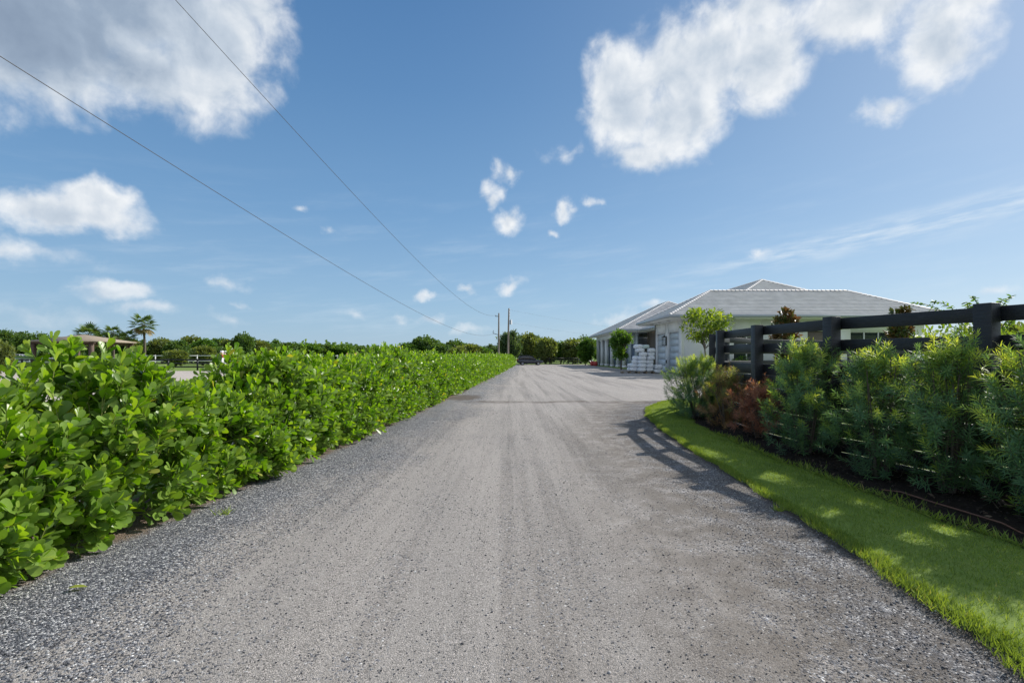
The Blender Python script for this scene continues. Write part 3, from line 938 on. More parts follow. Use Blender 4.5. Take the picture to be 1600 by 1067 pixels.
ico = np.array([(0, 0, .6), (.9, 0, .1), (.25, .8, 0), (-.75, .5, .1), (-.7, -.55, 0), (.3, -.85, .1), (0, 0, -.5)])
icf = np.array([(0, 1, 2), (0, 2, 3), (0, 3, 4), (0, 4, 5), (0, 5, 1), (6, 2, 1), (6, 3, 2), (6, 4, 3), (6, 5, 4), (6, 1, 5)])
mb = MB()
N = 46000
dd = 1.6 + 14 * rng.uniform(0, 1, N) ** 1.6
side = rng.uniform(size=N)
xa = np.interp(dd, HD, HX)
xb = np.interp(dd, GO[:, 1], GO[:, 0])
x = np.where(side < .42, xa + .15 + np.abs(rng.normal(0, .95, N)), np.where(side < .62, xb - np.abs(rng.normal(0, .55, N)), rng.uniform(xa, xb)))
ok = (x < xb) & (x > xa)
x, dd = x[ok], dd[ok]
N = len(x)
dr = rng.normal(size=(N, 3)) * [1, 1, .3]
mb.cloud(ico * .5, icf, np.stack([x, dd, rise(x, dd) + .002], 1), dr, np.array([0, 0, 1.0]) + rng.normal(0, .3, (N, 3)), rng.uniform(.005, .016, N) * (1 + (rng.uniform(size=N) < .05) * .8), np.clip(rng.beta(1.1, 1.8, N), 0, 1), rng.uniform(.7, 1.2, N))
tag(mb.build('loose_gravel', M['stone']), 'loose grey and white stones scattered over the drive', 'gravel', kind='stuff')

mb = MB()
for k in range(3):
    pass
mb.tube([(4.44, 6.15, .045), (4.48, 5.9, .085), (4.53, 5.5, .078), (4.55, 5.2, .085), (4.60, 4.8, .083), (4.64, 4.55, .02)], [.008] * 6, 8)
tag(mb.build('irrigation_pipe', M['pipe'], smooth=True), 'thin brown irrigation pipe lying on the dark mulch', 'pipe')
mb = MB()
mb.cloud(ELL[0], ELL[1], np.array([(-3.12, 3.6, .02)]), np.array([(1, .35, .05)]), np.array([(0.1, 0, 1.0)]), .11, .98)
tag(mb.build('fallen_leaf', M['clusia'], smooth=True), 'pale yellow fallen leaf on the gravel at the lower left', 'leaf')


# ------------------------------------------------------------------ stable building
bld = thing('stable_building', 'white single storey stable block with grey tiled hip roofs and garage doors', 'building', (20, 60, 0))
BO = np.array([20, 60, 0.0])


def bpart(name, mb, mat, parent=None, **kw):
    p = parent or bld
    if p is bld:
        mb.v = [v - BO for v in mb.v]
    else:
        mb.v = [v - BO for v in mb.v]
    return mb.build(name, mat, p, **kw)


def wall(mb, x0, y0, x1, y1, z0, z1, th, holes=()):
    """straight wall of thickness th to the left of its direction, with rectangular holes (u0,u1,z0,z1)"""
    a, b = np.array([x0, y0], float), np.array([x1, y1], float)
    L = np.linalg.norm(b - a)
    d_ = (b - a) / L
    nn = np.array([-d_[1], d_[0]])
    cuts = sorted({0, L, *[h[0] for h in holes], *[h[1] for h in holes]})
    for u0, u1 in zip(cuts[:-1], cuts[1:]):
        hs = sorted([h for h in holes if h[0] <= u0 + 1e-6 and h[1] >= u1 - 1e-6], key=lambda h: h[2])
        z = z0
        runs = []
        for h in hs:
            if h[2] > z:
                runs.append((z, h[2]))
            z = h[3]
        if z < z1:
            runs.append((z, z1))
        for r0, r1 in runs:
            c = [a + d_ * u0, a + d_ * u1, a + d_ * u1 + nn * th, a + d_ * u0 + nn * th]
            v = [(p[0], p[1], zz) for zz in (r0, r1) for p in c]
            mb.add(v, [(3, 2, 1, 0), (4, 5, 6, 7), (0, 1, 5, 4), (1, 2, 6, 5), (2, 3, 7, 6), (3, 0, 4, 7)])


EZ = 5.1          # eave height
PIT = .49
WX0, WX1, WY0, WY1 = 15.35, 37.45, 46.5, 55.0
OV = 1.5
walls = MB()
# west face of the front wing, running towards the camera: two garage doors
wall(walls, WX0, WY1, WX0, WY0, -.1, 4.93, .3, [(55 - 57 + 1.0 + .45, 4.3, 0, 3.9)][:0] + [(.55, 3.75, -.1, 3.9), (4.55, 7.85, -.1, 3.9)])
# south face: windows and an entry
HS = [(4.8, 7.2, 1.0, 3.45), (11.5, 13.4, -.1, 3.9), (15.4, 20.6, 1.0, 3.85)]
wall(walls, WX0 + .3, WY0, WX1, WY0, -.1, 4.93, .3, [(a - .3, b - .3, c, d_) for a, b, c, d_ in HS])
wall(walls, WX1, WY0 + .3, WX1, WY1, -.1, 4.93, .3)
wall(walls, WX1 - .3, WY1, WX0, WY1, -.1, 4.93, .3)
# body behind, set back, and the stable range beyond it
bpart('wall', walls, M['wall'])
walls = MB()
wall(walls, 33.4, 70.5, 33.4, 92.6, -.1, 4.93, .3)
wall(walls, 33.1, 92.6, 15.7, 92.6, -.1, 4.93, .3)
bpart('wall', walls, M['wall'])
mb = MB()
wall(mb, 18.7, 70.6, 18.7, 55.0, -.1, 4.93, .3)
wall(mb, 18.7, 70.6, 33.1, 70.6, -.1, 4.93, .3)
bpart('recessed_wall', mb, M['taupe'])
# stable range front: pilasters carrying a beam, doors set back between them
CY = [70.9, 75.2, 79.5, 84.0, 88.2, 92.3]
for y in CY:
    mb = MB()
    mb.box(15.3, 15.8, y - .22, y + .22, -.1, 4.30)
    mb.box(15.24, 15.86, y - .28, y + .28, -.1, .30)
    mb.box(15.24, 15.86, y - .28, y + .28, 4.12, 4.302)
    bpart('column', mb, M['trim'])
mb = MB()
mb.box(15.28, 15.82, 70.6, 92.6, 4.305, 4.93)
bpart('beam', mb, M['trim'])
mb = MB()
wall(mb, 17.2, 92.3, 17.2, 70.9, -.1, 4.93, .3, [(.9 + 4.28 * k, 3.3 + 4.28 * k, -.1, 3.3) for k in range(5)])
bpart('stall_wall', mb, M['door'])
for k in range(5):
    y1 = 92.3 - (.9 + 4.28 * k)
    mb = MB()
    mb.box(17.3, 17.38, y1 - 2.4, y1, -.05, 3.3)
    for q in range(5):
        mb.box(17.27, 17.297, y1 - 2.35 + q * .48, y1 - 1.95 + q * .48, .05, 1.5)
    mb.box(17.26, 17.298, y1 - 2.4, y1, 1.55, 1.7)
    bpart('stall_door', mb, M['stall'])
# garage doors (panels with grooves)
for u0, u1 in ((.55, 3.75), (4.55, 7.85)):
    y1, y0 = WY1 - u0, WY1 - u1
    mb = MB()
    for k in range(6):
        mb.box(WX0 + .20, WX0 + .26, y0, y1, .02 + k * .645, .02 + k * .645 + .637)
    mb.box(WX0 + .262, WX0 + .29, y0, y1, 0, 3.9)
    gd = bpart('garage_door', mb, M['door'])
# windows and entry on the south face
for u0, u1, z0, z1 in (HS[0], HS[2]):
    xa_, xb_ = WX0 + u0, WX0 + u1
    mb = MB()
    npan = 2 if u1 - u0 < 3 else 4
    for k in range(npan + 1):
        xc = xa_ + (xb_ - xa_) * k / npan
        mb.box(max(xa_, xc - .05), min(xb_, xc + .05), WY0 + .10, WY0 + .18, z0 + .08, z1 - .08)
    for z in (z0, (z0 * .55 + z1 * .45), z1 - .08):
        mb.box(xa_, xb_, WY0 + .095, WY0 + .185, z, z + .08)
    fr_ = bpart('window', mb, M['trim'])
    mb = MB()
    mb.box(xa_, xb_, WY0 + .2, WY0 + .215, z0, z1)
    bpart('pane', mb, M['glass'], fr_)
    mb = MB()
    mb.box(xa_ - .1, xb_ + .1, WY0 - .06, WY0 - .002, z0 - .14, z0)
    bpart('sill', mb, M['trim'], fr_)
mb = MB()
xa_, xb_ = WX0 + HS[1][0], WX0 + HS[1][1]
mb.box(xa_, xb_, WY0 + .24, WY0 + .29, 0, 3.9)
mb.box(xa_ + .2, xb_ - .2, WY0 + .20, WY0 + .238, 0.1, 2.6)
bpart('entry_door', mb, M['taupe'])
# lantern between the garage doors
mb = MB()
ly = 51.6 - .8
ly = WY1 - 4.15
mb.box(WX0 - .02, WX0 - .001, ly - .13, ly + .13, 2.75, 3.45)
for s in (-1, 1):
    for q in (0, 1):
        mb.box(WX0 - .05 - .34 * q - .02, WX0 - .05 - .34 * q + .02, ly + s * .17 - .02, ly + s * .17 + .02, 2.72, 3.48)
mb.box(WX0 - .44, WX0 - .021, ly - .21, ly + .21, 3.48, 3.56)
mb.box(WX0 - .44, WX0 - .021, ly - .21, ly + .21, 2.66, 2.72)
mb.box(WX0 - .30, WX0 - .14, ly - .08, ly + .08, 3.56, 3.68)
ln_ = bpart('wall_lantern', mb, M['black'])
mb = MB()
mb.tube([(WX0 - .22, ly, 2.72), (WX0 - .22, ly, 3.05)], [.05, .05], 8)
bpart('candle', mb, M['white'], ln_)
mb = MB()
mb.box(WX0 - .05, WX0 - .002, ly - .12, ly + .12, .95, 1.25)
bpart('electric_outlet_cover', mb, M['black'])
# baseboard trim band at wall top, corner boards
mb = MB()
for y in (WY0 - .012,):
    mb.box(WX0 - .03, WX0 + .16, y - .015, y + .28, -.1, 4.92)
bpart('corner_board', mb, M['trim'])


def hip_roof(x0, x1, y0, y1, z0, half, tile, cap, fas, sof, t_front=0.0, y_side=None, front=True):
    dt = .335
    nC = int(math.ceil(half / dt))
    e = .078

    def zt(t_):
        return z0 + .16 + PIT * t_
    for i in range(nC):
        ta, tb = i * dt, min(half, (i + 1) * dt)
        za, zb = zt(ta) + e, zt(tb) + .004
        r_ = rng.uniform(.2, .8)
        sides = []
        if front and ta >= t_front - 1e-6:
            sides.append([(x0 + ta, y0 + ta), (x1 - ta, y0 + ta), (x1 - tb, y0 + tb), (x0 + tb, y0 + tb)])
        ya = max(y0 + ta, y_side or -1e9)
        yb = max(y0 + tb, y_side or -1e9)
        sides.append([(x0 + ta, y1 - ta), (x0 + ta, ya), (x0 + tb, yb), (x0 + tb, y1 - tb)])
        sides.append([(x1 - ta, ya), (x1 - ta, y1 - ta), (x1 - tb, y1 - tb), (x1 - tb, yb)])
        sides.append([(x1 - ta, y1 - ta), (x0 + ta, y1 - ta), (x0 + tb, y1 - tb), (x1 - tb, y1 - tb)])
        for c in sides:
            v = [(c[0][0], c[0][1], za - e - .02), (c[1][0], c[1][1], za - e - .02), (c[0][0], c[0][1], za), (c[1][0], c[1][1], za), (c[2][0], c[2][1], zb), (c[3][0], c[3][1], zb)]
            tile.add(v, [(0, 1, 3, 2), (2, 3, 4, 5)], r_)

    def caps(a, b):
        a, b = np.array(a, float), np.array(b, float)
        L = np.linalg.norm(b - a)
        if L < .5:
            return
        d_ = (b - a) / L
        k = max(1, int(L / .42))
        s = nrm(np.cross(d_, [0, 0, 1]))
        for j in range(k):
            p, q = a + d_ * (L * j / k), a + d_ * (L * (j + 1) / k + .05)
            o = np.array([0, 0, 1.0])
            v = [p - s * .17 + o * .03, p + o * .15, p + s * .17 + o * .03, q - s * .14 - o * .0, q + o * .10, q + s * .14 - o * .0]
            cap.add(v, [(0, 1, 4, 3), (1, 2, 5, 4)], rng.uniform(.2, .9))
            cap.add([p - s * .17 + o * .03, p + o * .15, p + s * .17 + o * .03, p - s * .17 - o * .05, p + s * .17 - o * .05], [(0, 3, 1, 1)][:0] or [(3, 0, 1), (3, 1, 4), (4, 1, 2)], .4)
    zr = zt(half)
    wx, wy = x1 - x0, y1 - y0
    t0 = t_front
    rx0, rx1 = x0 + half, x1 - half
    ry0, ry1 = y0 + half, y1 - half
    caps((x0 + t0, y0 + t0, zt(t0)), (rx0, ry0, zr))
    caps((x1 - t0, y0 + t0, zt(t0)), (rx1, ry0, zr))
    caps((x0, y1, zt(0)), (rx0, ry1, zr))
    caps((x1, y1, zt(0)), (rx1, ry1, zr))
    caps((rx0, ry0, zr), (rx1 if wx > wy else rx0, ry0 if wx > wy else ry1, zr))
    if fas is not None:
        g = .14
        fas.box(x0 - g, x1 + g, y0 - g, y0 - .004, z0 - .06, z0 + .17)
        fas.box(x0 - g, x1 + g, y1 + .004, y1 + g, z0 - .06, z0 + .17)
        fas.box(x0 - g, x0 - .004, y0 - .004, y1 + .004, z0 - .06, z0 + .17)
        fas.box(x1 + .004, x1 + g, y0 - .004, y1 + .004, z0 - .06, z0 + .17)
        sof.box(x0, x1, y0, y1, z0 - .16, z0 - .02)


tile, cap, fas, sof = MB(), MB(), MB(), MB()
hip_roof(13.85, 38.95, 45.0, 56.46, EZ, 5.73, tile, cap, fas, sof)
hip_roof(26.3 - 8.9, 26.3 + 8.9, 45.0, 86.0, EZ, 8.9, tile, cap, None, None, t_front=17 * .335, y_side=50.73)
hip_roof(14.4, 33.6, 69.0, 94.2, EZ, 9.6, tile, cap, fas, sof)
# eaves of the linking body
fas.box(17.25, 17.38, 56.7, 68.8, EZ - .06, EZ + .17)
sof.box(17.4, 33, 56.65, 68.8, EZ - .15, EZ - .03)
rf = bpart('roof', tile, M['roof'])
bpart('hip_cap', cap, M['cap'], rf)
bpart('gutter', fas, M['gutter'], rf)
bpart('soffit', sof, M['trim'], rf)
for x, y in ((14.55, 47.6), (14.55, 50.5), (14.55, 53.4)):
    mb = MB()
    mb.disc((x, y, EZ - .175), (0, 0, 1), .17, .03, 14)
    bpart('soffit_light', mb, M['taupe'])


# ------------------------------------------------------------------ wrapped bales
def bale_mesh(seed):
    g = np.random.default_rng(seed)
    n = 9
    mb = MB()
    lin = np.linspace(-1, 1, n)
    ph = g.uniform(0, 6, 6)
    for ax in range(3):
        for sg in (-1, 1):
            U, Vv = np.meshgrid(lin, lin)
            p = np.zeros((n, n, 3))
            p[..., ax] = sg
            p[..., (ax + 1) % 3] = U
            p[..., (ax + 2) % 3] = Vv
            p = p.reshape(-1, 3)
            # squircle rounding with a soft, slumped middle
            k = 3.6
            p = p / (np.sum(np.abs(p) ** k, 1) ** (1 / k))[:, None]
            wob = 1 + .035 * np.sin(p[:, 0] * 4 + ph[0]) * np.sin(p[:, 1] * 5 + ph[1]) + .03 * np.sin(p[:, 2] * 6 + p[:, 0] * 3 + ph[2])
            p = p * wob[:, None] * [.365, .44, .20]
            p[:, 2] += .19
            f = [(i * n + j, i * n + j + 1, (i + 1) * n + j + 1, (i + 1) * n + j) for i in range(n - 1) for j in range(n - 1)]
            if sg < 0:
                f = [q[::-1] for q in f]
            mb.add(p, f)
    return mb


protos = [bale_mesh(k).build('wrapped_bale', M['bale'], smooth=True) for k in range(3)]
bcount = 0


def bale(x, y, z, rz, label, tilt=0.0, sc=1.0, green=False):
    global bcount
    if bcount < 3:
        o = protos[bcount]
    else:
        o = protos[bcount % 3].copy()
        COL.objects.link(o)
    bcount += 1
    o.location = (x, y, z)
    o.rotation_euler = (0, tilt, rz)
    o.scale = (sc, sc, sc)
    if green:
        o.data = o.data.copy()
        o.data.materials[0] = M['bale_green']
    tag(o, label, 'bale', 'white wrapped bales stacked by the garage')


ROW = ['bottom', 'second', 'third', 'fourth', 'fifth', 'sixth']
for k in range(6):
    for j, sd_ in ((0, 'left'), (1, 'right')):
        if k == 5 and j == 0:
            continue
        bale(12.3 + .72 * j + rng.normal(0, .03) + (.03 * k), 48.6 + rng.normal(0, .05), .17 + k * .365, rng.normal(0, .06), f'white wrapped bale, {sd_} one in the {ROW[k]} row of the tall stack')
bale(12.15, 48.65, .17 + 5 * .365, .15, 'white wrapped bale lying top left on the tall stack')
bale(12.0, 48.7, .17 + 6 * .365 - .01, .35, 'highest white bale, on the left of the tall stack top')
bale(12.72, 48.7, .17 + 6 * .365, -.2, 'pale green wrapped bale on the very top of the tall stack', green=True, sc=.9)
for k, (dx, z) in enumerate(((0, .17), (.02, .535), (.18, .90), (.30, 1.26))):
    bale(11.72 + dx, 49.3, z, rng.normal(0, .12), f'white wrapped bale, {ROW[k]} row of the low left stack')
for k, (dx, z) in enumerate(((-.12, .17), (0, .535))):
    bale(11.75 + dx * .3, 50.4, z, rng.normal(0, .2), f'white wrapped bale behind the low left stack, {ROW[k]} row')
bale(13.75, 48.75, .02, .1, 'white wrapped bale on the gravel right of the tall stack', sc=1.0)
bale(13.9, 48.75, .40, -.1, 'white wrapped bale atop the single bale right of the tall stack', sc=1.15)
for k, (x, lb) in enumerate(((12.66, 'wooden pallet under the tall stack of white bales'), (11.3, 'wooden pallet under the low left stack of bales'))):
    mb = MB()
    for q in range(6):
        mb.box(-.75, .75, -.55 + q * .19, -.44 + q * .19, .12, .15)
    for q in (-.7, 0, .7):
        mb.box(q - .05, q + .05, -.55, .51, .0, .118)
    o = tag(mb.build('pallet', M['wood']), lb, 'pallet')
    o.location = (x, 48.65 + .75 * k, .005)


# ------------------------------------------------------------------ trees
def make_tree(name, label, cat, seed, h, rad, base, clumps, per, leaf, mat, tmpl=QUAD, trunk=.14, clump_r=.28, up=.6, group=None, wisp=0.0):
    """tapered trunk, limbs to every clump, leaf-sized faces spread through each clump"""
    g = np.random.default_rng(seed)
    root = thing(name, label, cat, (0, 0, 0), 0, group)
    cr, tr = MB(), MB()
    cz = (h + base) / 2
    hz = (h - base) / 2
    d_ = nrm(g.normal(size=(clumps, 3)))
    r_ = g.uniform(.35, 1.0, clumps) ** .6
    c = d_ * r_[:, None] * np.array([rad, rad, hz]) * .82
    flat = 1 - .30 * np.clip(-c[:, 2] / hz, 0, 1)
    c[:, :2] *= flat[:, None]
    c[:, 2] += cz
    for i in range(clumps):
        sz = clump_r * rad * g.uniform(.6, 1.3)
        n = int(per * g.uniform(.6, 1.4))
        dd_ = nrm(g.normal(size=(n, 3)))
        q = c[i] + dd_ * (g.uniform(0, 1, n) ** .5)[:, None] * np.array([sz, sz, sz * .75])
        if wisp:
            q[:, 2] += g.uniform(-wisp, wisp, n)
        ld_ = nrm(dd_ + np.array([0, 0, up]) + g.normal(0, .6, (n, 3)))
        n0 = np.array([0, 0, 1.0]) + g.normal(0, .7, (n, 3))
        tone = g.normal(.45, .14)
        cr.cloud(tmpl[0], tmpl[1], q, ld_, n0, leaf * g.uniform(.65, 1.35, n), np.clip(tone + g.normal(0, .14, n), 0, 1))
    top = np.array([g.normal(0, .05 * rad), g.normal(0, .05 * rad), base + hz * 1.2])
    fk = np.array([0, 0, max(.15 * h, base * .85)])
    tr.tube([(0, 0, -.1), fk * .5 + g.normal(0, .02 * h, 3) * [1, 1, 0], fk, (fk + top) / 2, top], [trunk * 1.25, trunk, trunk * .85, trunk * .5, trunk * .2], 8, cap=False)
    for i in range(0, clumps, max(1, clumps // 22)):
        s = fk + (top - fk) * g.uniform(0, .7)
        m_ = (s + c[i]) / 2 + np.array([0, 0, -.05 * h])
        tr.tube([s, m_, c[i]], [trunk * .4, trunk * .25, trunk * .1], 5, cap=False)
    tr.build('trunk', M['bark'], root, smooth=True)
    cr.build('crown', mat, root)
    root['h'] = h
    root['r'] = rad
    return root


def plant(proto, first, px, py, d, wpx, label, group=None, rz=None):
    """stand a tree so that its top and width come out as seen"""
    h = zat(py, d)
    wd = wpx / 800 * d / 2
    sc = (wd / proto['r'], wd / proto['r'], h / proto['h'])
    loc = (at(px, d), d, -.03)
    rz = rng.uniform(0, 6.28) if rz is None else rz
    if first:
        proto.location, proto.rotation_euler, proto.scale = loc, (0, 0, rz), sc
        proto['label'] = label
        if group:
            proto['group'] = group
        return proto
    o = dup(proto, loc, rz, sc, label, group)
    return o


# garden trees by the building
make_tree('young_tree', 'young yellow green tree beside the front corner of the white building', 'tree', 21, 6.2, 2.2, 2.4, 30, 62, .26, M['bright'], ELL, .07, .24, .1).location = (15.75, 41.8, 0)
t2 = make_tree('young_tree', 'leafy green tree standing between the bale stack and the stable columns', 'tree', 22, 5.1, 1.5, .7, 34, 95, .28, M['mid'], ELL, .09, .32, .1)
t2.location = (12.9, 60.5, 0)
make_tree('bushy_tree', 'dense dark bush at the far corner of the stable columns', 'tree', 23, 4.6, 1.5, .3, 60, 70, .34, M['mid'], QUAD, .1, .33, .3).location = (13.1, 91.5, 0)
make_tree('magnolia_tree', 'slim bronze leaved magnolia behind the middle of the black fence', 'tree', 24, 4.35, .60, 1.0, 44, 46, .20, M['magnolia'], ELL, .05, .36, .6).location = (12.75, 24.0, 0)
make_tree('magnolia_tree', 'small bronze leaved magnolia behind the fence, near the right end of the roof', 'tree', 25, 4.05, .46, 1.0, 36, 40, .19, M['magnolia'], ELL, .045, .36, .6).location = (16.9, 22.2, 0)
make_tree('arching_shrub', 'bright yellow green shrub behind the nearest fence panel', 'shrub', 26, 2.75, 1.5, .3, 44, 70, .13, M['bright'], ELL, .05, .30, .1).location = (12.6, 14.0, 0)

# arching branch tree over the top rail at the right
ar = thing('arching_tree', 'open tree whose thin arching branches rise above the top fence rail at the right', 'tree', (15.4, 16.6, 0))
cr, tr = MB(), MB()
g = np.random.default_rng(3)
for k in range(16):
    th = g.uniform(0, 6.28) if k > 5 else (math.pi * .75 + .45 * k)
    ln_ = g.uniform(1.1, 2.0)
    tt = np.linspace(0, 1, 9)
    hx = np.array([np.cos(th), np.sin(th), 0])
    pts = np.array([0, 0, 1.2]) + hx[None] * (ln_ * tt ** 1.3)[:, None] + np.array([0, 0, 1.0])[None] * (g.uniform(2.9, 3.7) * (tt - .38 * tt ** 2.6) * (1 - .0 * tt))[:, None]
    tr.tube(pts, np.linspace(.022, .004, 9), 5, cap=False)
    n = 95
    u = g.uniform(.25, 1, n)
    p = np.stack([np.interp(u, tt, pts[:, i]) for i in range(3)], 1)
    sd_ = nrm(g.normal(size=(n, 3)) * [1, 1, .5] + hx * .5)
    cr.cloud(ELL[0], ELL[1], p, sd_, np.array([0, 0, 1.0]) + g.normal(0, .4, (n, 3)), g.uniform(.08, .15, n), np.clip(g.normal(.55, .2, n), 0, 1))
tr.tube([(0, 0, -.1), (.03, 0, .7), (0, 0, 1.25)], [.06, .05, .035], 8, cap=False)
tr.build('trunk', M['bark'], ar)
cr.build('crown', M['mid'], ar)

# low planting under the front windows
pb = make_tree('garden_shrub', 'low', 'shrub', 27, 1.35, .75, .05, 22, 60, .17, M['mid'], ELL, .04, .36, .2, 'low shrubs in front of the white building')
xs_ = [18.2, 20.3, 22.2, 24.1, 25.6, 30.2, 32.0, 33.9, 35.8]
nm_ = ['first low shrub from the left', 'second low shrub from the left', 'third low shrub from the left', 'fourth low shrub from the left', 'low shrub just left of the entry', 'low shrub just right of the entry', 'low shrub under the left of the wide window', 'low shrub under the right of the wide window', 'last low shrub on the right']
for k, x in enumerate(xs_):
    sc = (1, 1, 1.0 + .25 * math.sin(k * 2.1))
    lb = nm_[k] + ' along the white front wall'
    if k == 0:
        pb.location = (x, 45.3, 0)
        pb['label'] = lb
    else:
        dup(pb, (x, 45.3 + .1 * math.sin(k), 0), k * 1.3, sc, lb)

# far trees: a few kinds, copied
K = {}
K['oak'] = make_tree('broad_tree', 'x', 'tree', 31, 7.0, 3.6, .7, 110, 75, .42, M['oak'], QUAD, .22, .27, .3)
K['olive'] = make_tree('bushy_tree', 'x', 'tree', 32, 5.5, 3.2, .2, 100, 75, .38, M['olive'], QUAD, .15, .28, .3)
K['wispy'] = make_tree('feathery_tree', 'x', 'tree', 33, 8.0, 2.6, .6, 120, 60, .42, M['wispy'], (NEED[0] * [1, 3.2, 1], NEED[1]), .15, .26, 1.2, wisp=.5)
K['oak2'] = make_tree('broad_tree', 'x', 'tree', 34, 7.0, 3.4, .5, 100, 70, .42, M['mid'], QUAD, .2, .30, .3)
K['olive2'] = make_tree('bushy_tree', 'x', 'tree', 35, 5.5, 3.4, .1, 110, 70, .36, M['oak'], QUAD, .15, .25, .3)
used = set()


def far(kind, px, py, d, wpx, label, group):
    o = plant(K[kind], kind not in used, px, py, d, wpx, label, group)
    used.add(kind)
    return o


GA = 'trees closing the end of the drive'
far('wispy', 797, 513, 98, 42, 'feathery dark tree rising behind the two utility poles', GA)
far('wispy', 770, 536, 112, 36, 'low feathery tree left of the utility poles', GA)
far('olive', 823, 520, 104, 40, 'olive tree directly above the dark parked car', GA)
far('wispy', 836, 518, 112, 34, 'pale feathery tree top behind the dark parked car', GA)
far('olive', 853, 527, 101, 42, 'rounded olive tree right of the dark parked car', GA)
far('oak2', 876, 531, 108, 38, 'green tree in the middle of the far end of the drive', GA)
far('olive', 895, 529, 104, 40, 'olive tree left of the dense bush at the stable corner', GA)
far('oak', 914, 524, 116, 40, 'dark tree top right behind the stable corner', GA)
far('olive2', 860, 537, 120, 50, 'dark low tree set back between the olive trees', GA)
far('oak2', 940, 527, 120, 40, 'green tree hidden mostly by the stable roof', GA)
GB = 'trees beyond the hedge and the arena'
far('oak', 664, 524, 112, 50, 'tall dark oak standing highest between the hedge and the poles', GB)
far('oak2', 640, 533, 110, 45, 'rounded tree on the left side of the tall dark oak', GB)
far('olive2', 688, 535, 108, 48, 'dark spreading tree on the right side of the tall dark oak', GB)
far('oak', 712, 530, 116, 40, 'oak behind the far part of the hedge, left of the pale roof', GB)
far('olive', 735, 537, 96, 44, 'yellowish bushy tree above the far end of the hedge', GB)
far('olive', 716, 541, 92, 36, 'low yellowish bush above the far hedge', GB)
far('oak2', 756, 540, 105, 30, 'small green tree left of the poles', GB)
far('oak', 381, 519, 122, 34, 'round dark tree standing alone above the treeline behind the jump posts', GB)
far('oak2', 430, 528, 140, 20, 'small round tree right of the lone dark tree', GB)
lst = [(252, 528, 118, 40, 'olive'), (278, 530, 112, 44, 'olive2'), (300, 525, 125, 46, 'olive'), (322, 527, 118, 44, 'oak2'), (345, 527, 128, 46, 'olive2'), (318, 540, 88, 40, 'olive'),
       (362, 530, 122, 40, 'olive'), (402, 531, 130, 44, 'olive'), (420, 532, 135, 40, 'oak2'), (452, 534, 140, 50, 'olive2'), (480, 534, 145, 50, 'oak2'), (508, 536, 150, 50, 'olive2'), (534, 536, 150, 50, 'oak2'),
       (560, 539, 160, 55, 'olive2'), (590, 540, 170, 55, 'oak'), (618, 541, 165, 50, 'olive2'), (275, 546, 80, 40, 'olive'), (340, 541, 100, 50, 'olive2')]
for px, py, d, wp, kd in lst:
    far(kd, px, py, d, wp, 'one of the bushy trees forming the low treeline behind the arena', GB)
GC = 'dark trees behind the pavilion'
for px, py, d, wp, kd in ((8, 514, 112, 44, 'oak'), (-25, 516, 115, 50, 'oak'), (34, 517, 118, 40, 'olive2'), (62, 519, 116, 40, 'oak'), (90, 525, 120, 40, 'olive2'), (115, 526, 122, 36, 'oak'), (150, 522, 116, 36, 'olive2'), (190, 521, 114, 36, 'oak'), (215, 529, 114, 36, 'olive2')):
    far(kd, px, py, d, wp, 'one of the dark trees in the row behind the brown pavilion', GC)
far('olive', -2, 531, 46, 42, 'olive bush at the left border beside the arena fence', GC)
GD = 'trees beyond the paddock on the right'
for px, py, d, wp, kd, lb in ((1585, 505, 60, 90, 'olive', 'pale green tree seen through the fence at the right border'), (1500, 524, 72, 80, 'oak2', 'green tree beyond the paddock right of the building'), (1660, 500, 66, 100, 'oak2', 'green tree past the right border of the picture')):
    far(kd, px, py, d, wp, lb, GD)

# distant belt of woodland that reads as one mass
mb = MB()
N = 26000
x = rng.uniform(-330, 330, N)
y = 190 + rng.uniform(-12, 25, N) - np.where(x > 60, 40, 0)
hh = 4.6 + 1.2 * np.sin(x * .11) * np.sin(x * .037 + 1) + .8 * np.sin(x * .43 + y)
z = hh * rng.uniform(0, 1, N) ** .6
mb.cloud(QUAD[0], QUAD[1], np.stack([x, y, z], 1), rng.normal(size=(N, 3)), np.array([0, 0, 1.0]) + rng.normal(0, .7, (N, 3)), rng.uniform(.8, 1.7, N), np.clip(rng.normal(.4, .18, N), 0, 1))
tag(mb.build('distant_woodland', M['oak']), 'low distant belt of woodland along the horizon', 'woodland', kind='stuff')


